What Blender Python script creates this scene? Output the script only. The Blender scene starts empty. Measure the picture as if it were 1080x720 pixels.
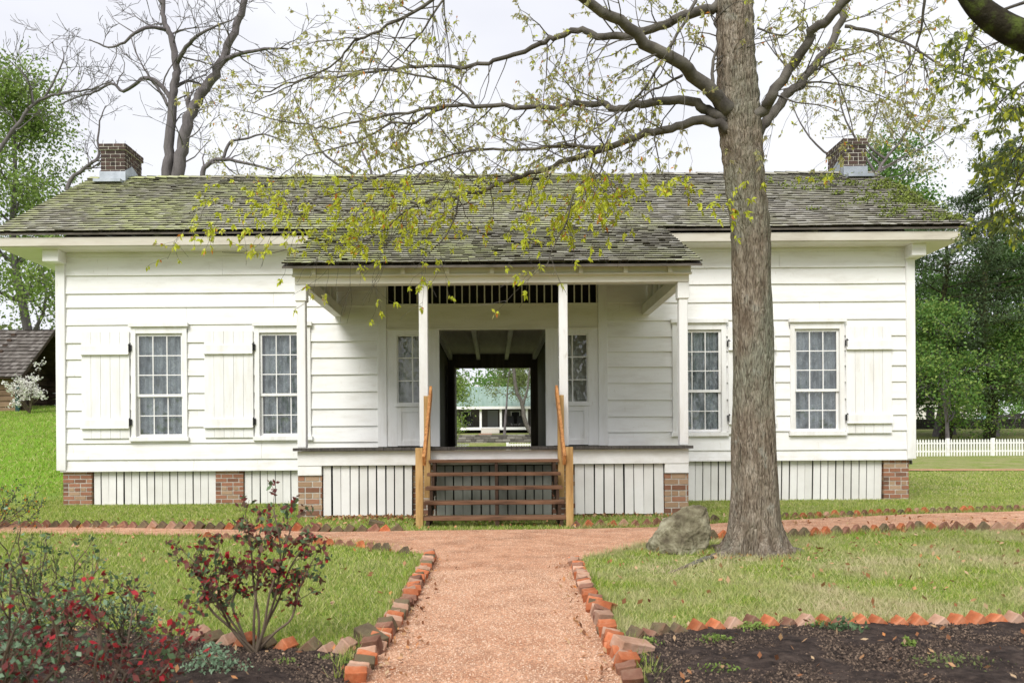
import bpy, math, random
import numpy as np
from mathutils import Vector, Matrix, noise as mnoise
random.seed(7); rng = np.random.default_rng(7)
R = math.radians
sc = bpy.context.scene
COL = sc.collection

# ------------------------------------------------------------------ camera
EYE, F, D0, VX, HY, ROLL = 1.05, 840.0, 14.7, 520.0, 470.0, R(0.4)
cd = bpy.data.cameras.new('camera'); cam = bpy.data.objects.new('camera', cd); COL.objects.link(cam)
cam.location = (0, -D0, EYE); cam.rotation_euler = (R(90), ROLL, 0)
cd.lens = F/1080*36; cd.sensor_width = 36
cd.shift_x = (540-VX)/1080; cd.shift_y = (HY-360)/1080
cd.clip_start = 0.05; cd.clip_end = 4000
cd.dof.use_dof = True; cd.dof.focus_distance = 12.5; cd.dof.aperture_fstop = 5.0
sc.camera = cam

# ------------------------------------------------------------------ sky, sun, exposure
SUN_EL, SUN_AZ = R(44), R(203)      # high, behind the camera and a little left, seen through thick cloud
w = bpy.data.worlds.new('World'); sc.world = w; w.use_nodes = True
nt = w.node_tree; nt.nodes.clear()
out = nt.nodes.new('ShaderNodeOutputWorld'); bg = nt.nodes.new('ShaderNodeBackground')
sky = nt.nodes.new('ShaderNodeTexSky'); sky.sky_type = 'NISHITA'; sky.sun_disc = False
sky.sun_elevation = SUN_EL; sky.sun_rotation = SUN_AZ
tc = nt.nodes.new('ShaderNodeTexCoord'); nz = nt.nodes.new('ShaderNodeTexNoise')
nz.inputs['Scale'].default_value = 1.6; nz.inputs['Detail'].default_value = 5
mp = nt.nodes.new('ShaderNodeMapping'); mp.inputs['Scale'].default_value = (1, 1, 2.2)
cr = nt.nodes.new('ShaderNodeValToRGB')
cr.color_ramp.elements[0].position = .35; cr.color_ramp.elements[0].color = (5.8, 5.9, 6.6, 1)
cr.color_ramp.elements[1].position = .62; cr.color_ramp.elements[1].color = (7.5, 7.55, 7.8, 1)
mx = nt.nodes.new('ShaderNodeMix'); mx.data_type = 'RGBA'; mx.inputs[0].default_value = .93
L = nt.links.new
L(tc.outputs['Generated'], mp.inputs[0]); L(mp.outputs[0], nz.inputs['Vector']); L(nz.outputs[0], cr.inputs[0])
L(sky.outputs[0], mx.inputs[6]); L(cr.outputs[0], mx.inputs[7]); L(mx.outputs[2], bg.inputs[0])
bg.inputs[1].default_value = 0.1; L(bg.outputs[0], out.inputs[0])
sd = bpy.data.lights.new('sun', 'SUN'); sun = bpy.data.objects.new('sun', sd); COL.objects.link(sun)
sd.energy = 2.5; sd.angle = R(30); sd.color = (1, .975, .94)
sdir = Vector((math.sin(SUN_AZ)*math.cos(SUN_EL), math.cos(SUN_AZ)*math.cos(SUN_EL), math.sin(SUN_EL)))
sun.rotation_euler = sdir.to_track_quat('Z', 'Y').to_euler()
vs = sc.view_settings
vs.view_transform = 'Standard'; vs.look = 'None'; vs.gamma = 1; vs.use_curve_mapping = False
vs.exposure = 0.52

# ------------------------------------------------------------------ helpers
def P(px, py, d):
    "point seen at photo pixel (px,py), d metres in front of the camera"
    dx, dy = px-540, py-360
    x = dx*math.cos(ROLL)-dy*math.sin(ROLL)+540; y = dx*math.sin(ROLL)+dy*math.cos(ROLL)+360
    return Vector(((x-VX)/F*d, d-D0, EYE+(HY-y)/F*d))
def G(px, py):
    "point of the level ground (z=0) seen at a photo pixel"
    p = P(px, py, 1.0); k = EYE/(EYE-p.z)
    return Vector((p.x*k, k-D0, 0))
def S(t): t = max(0, min(1, t)); return t*t*(3-2*t)
def terrain(x, y):
    d = y+D0
    pts = [(-50, 0), (19, 0), (30, .12), (45, .3), (50, .4), (58, 1.2), (63, 1.5), (75, 2.25), (95, 2.7), (200, 3.5), (4000, 4)]
    z = 0
    for (a, za), (b, zb) in zip(pts, pts[1:]):
        if a <= d <= b: z = za+(zb-za)*(d-a)/(b-a); break
    k = S((-6.2-x)/3.2)
    e = 2.75*min(1, max(0, (d-16.2)/18.5)); e = max(0, e-max(0, z-.3)) if d > 45 else e
    return z+k*e

class MB:
    def __init__(s): s.v = []; s.f = []; s.m = []; s.mi = 0
    def add(s, vs_, fs):
        n = len(s.v); s.v += [tuple(q) for q in vs_]; s.f += [tuple(i+n for i in f) for f in fs]; s.m += [s.mi]*len(fs)
    def box(s, x0, x1, y0, y1, z0, z1, M=None):
        v = [Vector((x, y, z)) for z in (z0, z1) for y in (y0, y1) for x in (x0, x1)]
        if M is not None: v = [M @ q for q in v]
        s.add(v, [(0, 2, 3, 1), (4, 5, 7, 6), (0, 1, 5, 4), (2, 6, 7, 3), (0, 4, 6, 2), (1, 3, 7, 5)])
    def prism(s, pts, x0, x1):
        "pts in (y,z), extruded along x"
        n = len(pts)
        s.add([(x0, y, z) for y, z in pts]+[(x1, y, z) for y, z in pts],
              [tuple(range(n)), tuple(range(2*n-1, n-1, -1))]+[(i, i+n, (i+1) % n+n, (i+1) % n) for i in range(n)])
    def tube(s, pts, rad, n=6):
        m = len(pts); vs_ = []; fs = []; u = None
        for i, p in enumerate(pts):
            t = (pts[min(i+1, m-1)]-pts[max(i-1, 0)])
            if t.length < 1e-9: t = Vector((0, 0, 1))
            t.normalize()
            if u is None: u = t.orthogonal().normalized()
            else:
                u = u-t*u.dot(t)
                u = u.normalized() if u.length > 1e-6 else t.orthogonal().normalized()
            v = t.cross(u)
            for k in range(n):
                a = 2*math.pi*k/n; vs_.append(p+(u*math.cos(a)+v*math.sin(a))*rad[i])
            if i:
                for k in range(n):
                    a, b = (i-1)*n+k, (i-1)*n+(k+1) % n; fs.append((a, b, b+n, a+n))
        fs.append(tuple(range((m-1)*n, m*n))); fs.append(tuple(range(n-1, -1, -1)))
        s.add(vs_, fs)
    def build(s, name, mats, parent=None, smooth=False, bevel=0):
        me = bpy.data.meshes.new(name); me.from_pydata(s.v, [], s.f)
        if not isinstance(mats, (list, tuple)): mats = [mats]
        for m in mats: me.materials.append(m)
        if len(mats) > 1: me.polygons.foreach_set('material_index', s.m)
        if smooth: me.polygons.foreach_set('use_smooth', [True]*len(me.polygons))
        me.update()
        o = bpy.data.objects.new(name, me); COL.objects.link(o)
        if parent: o.parent = parent; o.matrix_parent_inverse = parent.matrix_world.inverted() if False else Matrix.Translation(-parent_loc(parent))
        if bevel:
            b = o.modifiers.new('bevel', 'BEVEL'); b.width = bevel; b.segments = 1; b.limit_method = 'ANGLE'
        return o
def parent_loc(o):
    l = Vector((0, 0, 0))
    if o.type == 'EMPTY': l = o.location.copy()
    return l
def npmesh(name, v, f, mats, parent=None, mi=None):
    me = bpy.data.meshes.new(name)
    v = np.ascontiguousarray(v, dtype=np.float32); f = np.ascontiguousarray(f, dtype=np.int32)
    k = f.shape[1]
    me.vertices.add(len(v)); me.vertices.foreach_set('co', v.ravel())
    me.loops.add(f.size); me.loops.foreach_set('vertex_index', f.ravel())
    me.polygons.add(len(f)); me.polygons.foreach_set('loop_start', np.arange(0, f.size, k, dtype=np.int32))
    if not isinstance(mats, (list, tuple)): mats = [mats]
    for m in mats: me.materials.append(m)
    if mi is not None: me.polygons.foreach_set('material_index', np.ascontiguousarray(mi, dtype=np.int32))
    me.update(calc_edges=True)
    o = bpy.data.objects.new(name, me); COL.objects.link(o)
    if parent: o.parent = parent; o.matrix_parent_inverse = Matrix.Translation(-parent_loc(parent))
    return o
def tag(o, label=None, cat=None, group=None, kind=None):
    if label: o['label'] = label
    if cat: o['category'] = cat
    if group: o['group'] = group
    if kind: o['kind'] = kind
    return o
def empty(name, loc, label=None, cat=None, group=None):
    o = bpy.data.objects.new(name, None); COL.objects.link(o); o.location = loc; o.empty_display_size = .2
    return tag(o, label, cat, group)
def leaf_np(c, size, asp=.45, droop=0.0, up=None):
    "rhombic leaves at centres c (N,3)"
    n = len(c); u = rng.normal(size=(n, 3)); u[:, 2] -= droop
    u /= np.linalg.norm(u, axis=1)[:, None]
    h = rng.normal(size=(n, 3)) if up is None else rng.normal(size=(n, 3))*.45+np.array(up)
    v = np.cross(u, h); v /= (np.linalg.norm(v, axis=1)[:, None]+1e-9)
    s = (size*rng.uniform(.6, 1.3, n))[:, None]
    q = np.stack([c-u*s*.5, c+v*s*asp*.5-u*s*.05, c+u*s*.5, c-v*s*asp*.5-u*s*.05], 1).reshape(-1, 3)
    return q, np.arange(n*4).reshape(n, 4)

# ------------------------------------------------------------------ materials
def mat(name, cols, scale=4, vec=(1, 1, 1), detail=5, rough=.8, bump=0, bscale=30, bvec=None, isl=None, islmix=.5,
        trans=0, spec=.3, coord='Object', objrand=0, dist=0, lo=.32, hi=.68, extra=None, metallic=0, isl_v=0):
    m = bpy.data.materials.new(name); m.use_nodes = True; t = m.node_tree; N = t.nodes; l = t.links.new
    b = N['Principled BSDF']; b.inputs['Roughness'].default_value = rough; b.inputs['Specular IOR Level'].default_value = spec
    b.inputs['Metallic'].default_value = metallic
    co = N.new('ShaderNodeTexCoord')
    def ramp(cl, a, z):
        r = N.new('ShaderNodeValToRGB'); e = r.color_ramp.elements
        for i, c in enumerate(cl):
            p = a+(z-a)*i/max(1, len(cl)-1)
            el = e[i] if i < 2 else e.new(p)
            el.position = p; el.color = (*c, 1)
        if len(cl) == 1: e[1].color = (*cl[0], 1)
        return r
    def noise(sc_, ve, det=5, ds=0):
        mp = N.new('ShaderNodeMapping'); mp.inputs['Scale'].default_value = ve; l(co.outputs[coord], mp.inputs[0])
        z = N.new('ShaderNodeTexNoise'); z.inputs['Scale'].default_value = sc_; z.inputs['Detail'].default_value = det
        z.inputs['Distortion'].default_value = ds; z.inputs['Roughness'].default_value = .6
        l(mp.outputs[0], z.inputs['Vector']); return z
    z = noise(scale, vec, detail, dist); r = ramp(cols, lo, hi); l(z.outputs[0], r.inputs[0]); c = r.outputs[0]
    geo = N.new('ShaderNodeNewGeometry')
    if isl:
        r2 = ramp(isl, 0, 1); l(geo.outputs['Random Per Island'], r2.inputs[0])
        x = N.new('ShaderNodeMix'); x.data_type = 'RGBA'; x.inputs[0].default_value = islmix
        l(c, x.inputs[6]); l(r2.outputs[0], x.inputs[7]); c = x.outputs[2]
    if isl_v or objrand:
        hs = N.new('ShaderNodeHueSaturation'); mr = N.new('ShaderNodeMapRange'); k = isl_v or objrand
        mr.inputs[3].default_value = 1-k; mr.inputs[4].default_value = 1+k
        if isl_v: l(geo.outputs['Random Per Island'], mr.inputs[0])
        else:
            oi = N.new('ShaderNodeObjectInfo'); l(oi.outputs['Random'], mr.inputs[0])
        l(mr.outputs[0], hs.inputs['Value']); l(c, hs.inputs['Color']); c = hs.outputs[0]
    if extra: c = extra(N, l, co, c, noise, ramp, geo)
    l(c, b.inputs['Base Color'])
    if bump:
        z2 = noise(bscale, bvec or vec, 6); bm = N.new('ShaderNodeBump'); bm.inputs['Strength'].default_value = 1
        bm.inputs['Distance'].default_value = bump; l(z2.outputs[0], bm.inputs['Height']); l(bm.outputs[0], b.inputs['Normal'])
    if trans:
        tr = N.new('ShaderNodeBsdfTranslucent'); l(c, tr.inputs[0]); ms = N.new('ShaderNodeMixShader'); ms.inputs[0].default_value = trans
        l(b.outputs[0], ms.inputs[1]); l(tr.outputs[0], ms.inputs[2]); l(ms.outputs[0], N['Material Output'].inputs[0])
    return m

def mixc(N, l, fac, a, bcol):
    x = N.new('ShaderNodeMix'); x.data_type = 'RGBA'; l(fac, x.inputs[0]); l(a, x.inputs[6])
    if isinstance(bcol, tuple): x.inputs[7].default_value = (*bcol, 1)
    else: l(bcol, x.inputs[7])
    return x.outputs[2]
def ex_paint(N, l, co, c, noise, ramp, geo):        # thin drips and peeled specks of old paint
    z = noise(9, (2.2, 2.2, .5), 8); r = ramp([(0, 0, 0), (0, 0, 0), (1, 1, 1)], .5, .78); l(z.outputs[0], r.inputs[0])
    mu = N.new('ShaderNodeMath'); mu.operation = 'MULTIPLY'; mu.inputs[1].default_value = .62; l(r.outputs[0], mu.inputs[0])
    c = mixc(N, l, mu.outputs[0], c, (.55, .52, .45))
    z = noise(60, (.12, 1, 1.5), 4); r = ramp([(0, 0, 0), (0, 0, 0), (1, 1, 1)], .62, .74); l(z.outputs[0], r.inputs[0])
    mu = N.new('ShaderNodeMath'); mu.operation = 'MULTIPLY'; mu.inputs[1].default_value = .55; l(r.outputs[0], mu.inputs[0])
    c = mixc(N, l, mu.outputs[0], c, (.42, .39, .34))
    sx = N.new('ShaderNodeSeparateXYZ'); l(co.outputs['Object'], sx.inputs[0])       # rain splash low on the boards
    mr = N.new('ShaderNodeMapRange'); mr.inputs[1].default_value = 1.25; mr.inputs[2].default_value = .35; l(sx.outputs[2], mr.inputs[0])
    z = noise(5, (1, 1, 1), 8); r = ramp([(0, 0, 0), (.45, .45, .45)], .4, .7); l(z.outputs[0], r.inputs[0])
    mu = N.new('ShaderNodeMath'); mu.operation = 'MULTIPLY'; l(r.outputs[0], mu.inputs[0]); l(mr.outputs[0], mu.inputs[1])
    return mixc(N, l, mu.outputs[0], c, (.40, .36, .27))
def ex_roof(N, l, co, c, noise, ramp, geo):
    z = noise(.55, (1, 1, 1), 4); r = ramp([(0, 0, 0), (1, 1, 1)], .42, .62); l(z.outputs[0], r.inputs[0])
    sx = N.new('ShaderNodeSeparateXYZ'); l(co.outputs['Object'], sx.inputs[0])
    mr = N.new('ShaderNodeMapRange'); mr.inputs[1].default_value = 5.2; mr.inputs[2].default_value = -1; mr.inputs[3].default_value = .22; mr.inputs[4].default_value = 1
    l(sx.outputs[0], mr.inputs[0])
    mu = N.new('ShaderNodeMath'); mu.operation = 'MULTIPLY'; l(r.outputs[0], mu.inputs[0]); l(mr.outputs[0], mu.inputs[1])
    m2 = N.new('ShaderNodeMath'); m2.operation = 'MULTIPLY_ADD'; m2.inputs[1].default_value = .36; l(mr.outputs[0], m2.inputs[0]); l(mu.outputs[0], m2.inputs[2])
    m3 = N.new('ShaderNodeMath'); m3.operation = 'MULTIPLY'; l(m2.outputs[0], m3.inputs[0])
    z = noise(7, (1, 1, 1), 5); r = ramp([(.15, .15, .15), (1, 1, 1)], .35, .6); l(z.outputs[0], r.inputs[0]); l(r.outputs[0], m3.inputs[1])
    m3.use_clamp = True
    c = mixc(N, l, m3.outputs[0], c, (.40, .425, .2))       # yellow-green algae
    z = noise(3.2, (1, .8, .8), 7); r = ramp([(0, 0, 0), (0, 0, 0), (.3, .3, .3)], .5, .7); l(z.outputs[0], r.inputs[0])
    return mixc(N, l, r.outputs[0], c, (.12, .11, .10))

WHITE = mat('white_paint', [(.73, .715, .68), (.82, .815, .795), (.84, .84, .825)], 2.2, (.6, 1, 2.6), rough=.55, bump=.0022, bscale=26, bvec=(.12, 1, 1.4), extra=ex_paint, spec=.35)
WHITEV = mat('white_paint_vertical', [(.72, .705, .67), (.81, .805, .79), (.83, .83, .82)], 2.2, (2.6, 1, .5), rough=.55, bump=.0016, bscale=26, bvec=(1.6, 1, .12), extra=ex_paint)
BEIGE = mat('beige_paint', [(.46, .42, .35), (.56, .52, .44), (.60, .57, .5)], 2, (.6, 1, 2.5), rough=.6, bump=.0015, bscale=26, bvec=(.12, 1, 1.4), extra=ex_paint)
CREAM = mat('cream_paint', [(.66, .63, .54), (.745, .72, .64), (.78, .76, .7)], 2, (.6, 1, 2.5), rough=.55, bump=.0015, bscale=26, bvec=(.12, 1, 1.4), extra=ex_paint)
SKIRT = mat('skirting_paint', [(.62, .60, .56), (.77, .76, .73)], 3, (1, 1, 1), rough=.6, isl=[(.66, .65, .61), (.84, .83, .81)], islmix=.5, bump=.0015, bscale=24, bvec=(1.6, 1, .15))
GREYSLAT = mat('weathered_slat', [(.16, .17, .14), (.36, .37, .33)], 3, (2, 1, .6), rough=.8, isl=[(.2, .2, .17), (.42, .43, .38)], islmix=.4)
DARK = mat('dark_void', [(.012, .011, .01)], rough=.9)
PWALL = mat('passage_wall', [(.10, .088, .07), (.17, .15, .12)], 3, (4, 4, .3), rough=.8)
CEIL = mat('ceiling_boards', [(.6, .56, .51), (.74, .7, .64)], 3, (3, .3, 1), rough=.8)
SHG = mat('roof_shingle', [(.19, .175, .15), (.33, .31, .28)], 5, (1, 1, 1), 7, rough=.9, isl=[(.14, .12, .1), (.25, .225, .195), (.37, .345, .31), (.5, .48, .45)], islmix=.6, bump=.006, bscale=34, bvec=(3, .4, .4), extra=ex_roof, spec=.2)
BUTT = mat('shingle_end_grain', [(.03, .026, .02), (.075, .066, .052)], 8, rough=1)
SHG2 = mat('barn_shingle', [(.09, .075, .065), (.16, .14, .125)], 5, rough=.9, isl=[(.06, .05, .045), (.13, .115, .1), (.24, .22, .2)], islmix=.6, bump=.006, bscale=30, bvec=(3, .4, .4))
BRICK = mat('pier_brick', [(.19, .085, .055), (.36, .2, .15)], 14, rough=.9, isl=[(.10, .065, .045), (.22, .10, .055), (.33, .15, .085), (.42, .31, .2), (.32, .21, .12)], islmix=.8, bump=.006, bscale=60)
CHBR = mat('chimney_brick', [(.045, .033, .03), (.12, .07, .055)], 14, rough=.9, isl=[(.022, .019, .019), (.05, .034, .03), (.10, .06, .05)], islmix=.6, bump=.006, bscale=60)
MORTAR = mat('lime_mortar', [(.42, .39, .33), (.62, .59, .53)], 20, rough=.95, bump=.004, bscale=60)
FLOORM0 = mat('roof_boards', [(.08, .07, .055), (.15, .13, .11)], 4, rough=.9)
METAL = mat('zinc_flashing', [(.28, .31, .34), (.42, .45, .49)], 5, rough=.45, metallic=.4)
IRON = mat('black_iron', [(.015, .015, .015)], rough=.5)
TREAD = mat('tread_timber', [(.07, .035, .02), (.17, .085, .045), (.24, .13, .075)], 4, (.6, 4, 4), rough=.7, bump=.002, bscale=20, bvec=(.3, 5, 5))
STRING = mat('stringer_timber', [(.035, .02, .013), (.08, .045, .025)], 4, rough=.8)
PINE = mat('pine_lumber', [(.30, .17, .06), (.47, .29, .11), (.55, .36, .16)], 5, (3, 3, .4), rough=.6, bump=.0015, bscale=20, bvec=(5, 5, .3))
RAIL = mat('orange_lumber', [(.26, .11, .04), (.48, .21, .065), (.6, .31, .12)], 6, (5, .5, 5), rough=.6, bump=.0015, bscale=20)
CURT = None
def mk_curtain():
    def ex(N, l, co, c, noise, ramp, geo):
        z = noise(26, (1, 1, .8), 2, 1.5); r = ramp([(0, 0, 0), (1, 1, 1)], .5, .56); l(z.outputs[0], r.inputs[0])
        c = mixc(N, l, r.outputs[0], c, (.78, .83, .87))
        z = noise(5, (1, 1, .6), 3); r = ramp([(0, 0, 0), (.75, .75, .75)], .45, .68); l(z.outputs[0], r.inputs[0])
        return mixc(N, l, r.outputs[0], c, (.16, .19, .2))
    return mat('lace_curtain', [(.46, .52, .57), (.72, .77, .82)], 4, (5, 1, .4), rough=.9, extra=ex)
CURT = mk_curtain()
def mk_glass():
    m = bpy.data.materials.new('window_glass'); m.use_nodes = True; N = m.node_tree.nodes; l = m.node_tree.links.new; N.clear()
    o = N.new('ShaderNodeOutputMaterial'); t = N.new('ShaderNodeBsdfTransparent'); t.inputs[0].default_value = (.95, .97, .98, 1)
    g = N.new('ShaderNodeBsdfGlossy'); g.inputs['Roughness'].default_value = .02; fr = N.new('ShaderNodeFresnel'); fr.inputs[0].default_value = 1.55
    co = N.new('ShaderNodeTexCoord'); z = N.new('ShaderNodeTexNoise'); z.inputs['Scale'].default_value = 4; bp = N.new('ShaderNodeBump'); bp.inputs['Distance'].default_value = .012
    l(co.outputs['Object'], z.inputs[0]); l(z.outputs[0], bp.inputs['Height']); l(bp.outputs[0], g.inputs['Normal'])
    ad = N.new('ShaderNodeMath'); ad.inputs[1].default_value = .08; l(fr.outputs[0], ad.inputs[0])
    mx = N.new('ShaderNodeMixShader'); l(ad.outputs[0], mx.inputs[0]); l(t.outputs[0], mx.inputs[1]); l(g.outputs[0], mx.inputs[2]); l(mx.outputs[0], o.inputs[0])
    return m
GLASS = mk_glass()

def ex_lawn(N, l, co, c, noise, ramp, geo):
    # straw patches right of the path, brighter turf on the hill at the left
    z = noise(1.3, (1, 1, 1), 6); r = ramp([(0, 0, 0), (1, 1, 1)], .42, .62); l(z.outputs[0], r.inputs[0])
    sx = N.new('ShaderNodeSeparateXYZ'); l(co.outputs['Object'], sx.inputs[0])
    mr = N.new('ShaderNodeMapRange'); mr.inputs[1].default_value = 3.; mr.inputs[2].default_value = -5.5; mr.inputs[3].default_value = .3; mr.inputs[4].default_value = 0.8
    l(sx.outputs[1], mr.inputs[0]); mr.inputs[1].default_value = -6.5; mr.inputs[2].default_value = -3.
    mu = N.new('ShaderNodeMath'); mu.operation = 'MULTIPLY'; l(r.outputs[0], mu.inputs[0]); l(mr.outputs[0], mu.inputs[1])
    c = mixc(N, l, mu.outputs[0], c, (.33, .29, .15))
    m2 = N.new('ShaderNodeMapRange'); m2.inputs[1].default_value = -7.6; m2.inputs[2].default_value = -9.5; l(sx.outputs[0], m2.inputs[0])
    m3 = N.new('ShaderNodeMapRange'); m3.inputs[1].default_value = -1.; m3.inputs[2].default_value = 3.5; l(sx.outputs[1], m3.inputs[0])
    m4 = N.new('ShaderNodeMath'); m4.operation = 'MULTIPLY'; l(m2.outputs[0], m4.inputs[0]); l(m3.outputs[0], m4.inputs[1])
    return mixc(N, l, m4.outputs[0], c, (.17, .31, .028))
LAWN = mat('lawn_turf', [(.10, .135, .03), (.19, .245, .05), (.29, .33, .10)], 9, (1, 1, 1), 8, rough=.95, bump=.03, bscale=22, extra=ex_lawn, spec=.1)
def ex_blade(N, l, co, c, noise, ramp, geo):
    z = noise(1.1, (1, 1, 1), 5); r = ramp([(0, 0, 0), (1, 1, 1)], .4, .64); l(z.outputs[0], r.inputs[0])
    sx = N.new('ShaderNodeSeparateXYZ'); l(co.outputs['Object'], sx.inputs[0])
    mr = N.new('ShaderNodeMapRange'); mr.inputs[1].default_value = .0; mr.inputs[2].default_value = 1.; mr.inputs[3].default_value = .2; mr.inputs[4].default_value = 1.0
    l(sx.outputs[0], mr.inputs[0])
    m5 = N.new('ShaderNodeMapRange'); m5.inputs[1].default_value = -4.; m5.inputs[2].default_value = -7.; m5.inputs[3].default_value = .3; m5.inputs[4].default_value = 1
    l(sx.outputs[1], m5.inputs[0])
    mu = N.new('ShaderNodeMath'); mu.operation = 'MULTIPLY'; l(r.outputs[0], mu.inputs[0]); l(mr.outputs[0], mu.inputs[1])
    m6 = N.new('ShaderNodeMath'); m6.operation = 'MULTIPLY'; l(mu.outputs[0], m6.inputs[0]); l(m5.outputs[0], m6.inputs[1])
    return mixc(N, l, m6.outputs[0], c, (.55, .48, .29))
BLADE = mat('grass_blade', [(.14, .23, .02), (.24, .34, .04)], 2, rough=.75, isl=[(.09, .18, .02), (.2, .34, .03), (.36, .47, .06), (.58, .56, .18), (.8, .68, .42)], islmix=.7, extra=ex_blade, trans=.3)
def ex_path(N, l, co, c, noise, ramp, geo):
    v = N.new('ShaderNodeTexVoronoi'); v.inputs['Scale'].default_value = 130; l(co.outputs['Object'], v.inputs['Vector'])
    r = ramp([(.55, .55, .55), (1, 1, 1), (1.5, 1.45, 1.4)], .1, .9)
    s = N.new('ShaderNodeSeparateColor'); l(v.outputs['Color'], s.inputs[0]); l(s.outputs[0], r.inputs[0])
    x = N.new('ShaderNodeMix'); x.data_type = 'RGBA'; x.blend_type = 'MULTIPLY'; x.inputs[0].default_value = .7; l(c, x.inputs[6]); l(r.outputs[0], x.inputs[7])
    z = noise(2.4, (1, 1, 1), 8, .6); r2 = ramp([(0, 0, 0), (.8, .8, .8)], .48, .72); l(z.outputs[0], r2.inputs[0])
    return mixc(N, l, r2.outputs[0], x.outputs[2], (.27, .14, .085))
PATH = mat('pink_gravel', [(.41, .20, .115), (.53, .29, .18), (.60, .36, .24)], 3.5, (1, 1, 1), 8, rough=.95, bump=.012, bscale=80, extra=ex_path, spec=.1)
PEB = mat('gravel_stone', [(.5, .3, .2)], rough=.9, isl=[(.26, .14, .08), (.5, .28, .17), (.62, .4, .26), (.76, .58, .44)], islmix=.95)
SOIL = mat('dark_mulch', [(.018, .013, .011), (.045, .032, .027), (.085, .062, .05)], 16, (1, 1, 1), 8, rough=.95, bump=.02, bscale=45, spec=.15)
CHIP = mat('mulch_chip', [(.04, .03, .02)], rough=.9, isl=[(.012, .008, .007), (.03, .02, .015), (.055, .037, .028), (.09, .062, .045), (.24, .17, .12)], islmix=.9)
DRY = mat('dry_leaf', [(.3, .18, .08)], rough=.8, isl=[(.12, .05, .025), (.3, .12, .05), (.42, .26, .13), (.5, .36, .22), (.55, .22, .07)], islmix=.95, trans=.15)
def ex_bark(N, l, co, c, noise, ramp, geo):
    z = noise(1.4, (1, 1, .5), 6); r = ramp([(0, 0, 0), (.7, .7, .7)], .48, .62); l(z.outputs[0], r.inputs[0])
    c = mixc(N, l, r.outputs[0], c, (.24, .25, .19))
    z = noise(30, (2.2, 2.2, .4), 6, .8); r = ramp([(.85, .85, .85), (0, 0, 0)], .36, .52); l(z.outputs[0], r.inputs[0])
    c = mixc(N, l, r.outputs[0], c, (.07, .05, .035))
    z = noise(5, (1, 1, .8), 4); r = ramp([(0, 0, 0), (.6, .6, .6)], .6, .7); l(z.outputs[0], r.inputs[0])
    return mixc(N, l, r.outputs[0], c, (.34, .34, .29))
BARK = mat('oak_bark', [(.145, .108, .078), (.25, .205, .155), (.36, .31, .25)], 9, (2, 2, .5), 8, rough=.95, bump=.022, bscale=17, bvec=(2.4, 2.4, .45), extra=ex_bark, spec=.15, dist=.3)
LIMB = mat('limb_bark', [(.075, .066, .06), (.165, .15, .13)], 9, rough=.95, bump=.004, bscale=40, spec=.1)
GBARK = mat('grey_bark', [(.10, .088, .09), (.19, .17, .175)], 3, (2, 2, .5), rough=.95, bump=.02, bscale=10, spec=.1)
_t = BARK.node_tree; _N = _t.nodes; _v = _N.new('ShaderNodeTexVoronoi'); _v.feature = 'DISTANCE_TO_EDGE'; _v.inputs['Scale'].default_value = 1
_m = _N.new('ShaderNodeMapping'); _m.inputs['Scale'].default_value = (40, 40, 7.5); _c = _N.new('ShaderNodeTexCoord'); _z = _N.new('ShaderNodeTexNoise'); _z.inputs['Scale'].default_value = 6
_a = _N.new('ShaderNodeMix'); _a.data_type = 'RGBA'; _a.inputs[0].default_value = .05
_t.links.new(_c.outputs['Object'], _z.inputs['Vector']); _t.links.new(_c.outputs['Object'], _a.inputs[6]); _t.links.new(_z.outputs['Color'], _a.inputs[7])
_t.links.new(_a.outputs[2], _m.inputs[0]); _t.links.new(_m.outputs[0], _v.inputs['Vector'])
_r = _N.new('ShaderNodeMapRange'); _r.inputs[2].default_value = .25; _t.links.new(_v.outputs['Distance'], _r.inputs[0])
_b = _N.new('ShaderNodeBump'); _b.inputs['Distance'].default_value = .008; _t.links.new(_r.outputs[0], _b.inputs['Height'])
_o = [n for n in _N if n.type == 'BUMP' and n != _b][0]; _t.links.new(_o.outputs[0], _b.inputs['Normal']); _t.links.new(_b.outputs[0], _N['Principled BSDF'].inputs['Normal'])
MOSSB = mat('mossy_bark', [(.02, .018, .014), (.035, .03, .02), (.10, .13, .03)], 9, rough=.95, bump=.015, bscale=30, spec=.1)
def leafmat(n, cols, tr=.4): return mat(n, [cols[0], cols[-1]], 1.2, (1, 1, 1), 3, rough=.6, isl=cols, islmix=.7, trans=tr, spec=.25)
OAKLF = leafmat('young_oak_leaf', [(.3, .32, .13), (.45, .47, .2), (.55, .56, .25), (.5, .4, .2)], .55)
YELLF = leafmat('yellow_green_leaf', [(.44, .50, .03), (.58, .64, .05), (.70, .70, .10)], .4)
ORLF = leafmat('orange_leaf', [(.5, .16, .03), (.7, .3, .06)], .4)
GREENLF = leafmat('bright_green_leaf', [(.13, .22, .04), (.23, .34, .07), (.36, .46, .13)])
MIDLF = leafmat('mid_green_leaf', [(.07, .15, .03), (.12, .24, .05), (.19, .33, .08)])
OLIVELF = leafmat('olive_leaf', [(.11, .15, .05), (.19, .24, .08), (.27, .31, .12)])
DARKLF = leafmat('evergreen_leaf', [(.05, .08, .035), (.085, .13, .055), (.13, .19, .085)], .3)
MAROON = leafmat('maroon_leaf', [(.10, .022, .025), (.17, .045, .045), (.28, .05, .05), (.2, .11, .075), (.13, .09, .06)], .3)
REDLF = leafmat('red_rose_leaf', [(.25, .012, .02), (.45, .02, .035), (.5, .05, .05)], .3)
ROSEGR = leafmat('rose_green_leaf', [(.05, .09, .04), (.1, .16, .07), (.16, .24, .12)], .3)
SAGE = leafmat('sage_leaf', [(.14, .24, .13), (.24, .36, .22), (.33, .44, .3)], .3)
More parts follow.
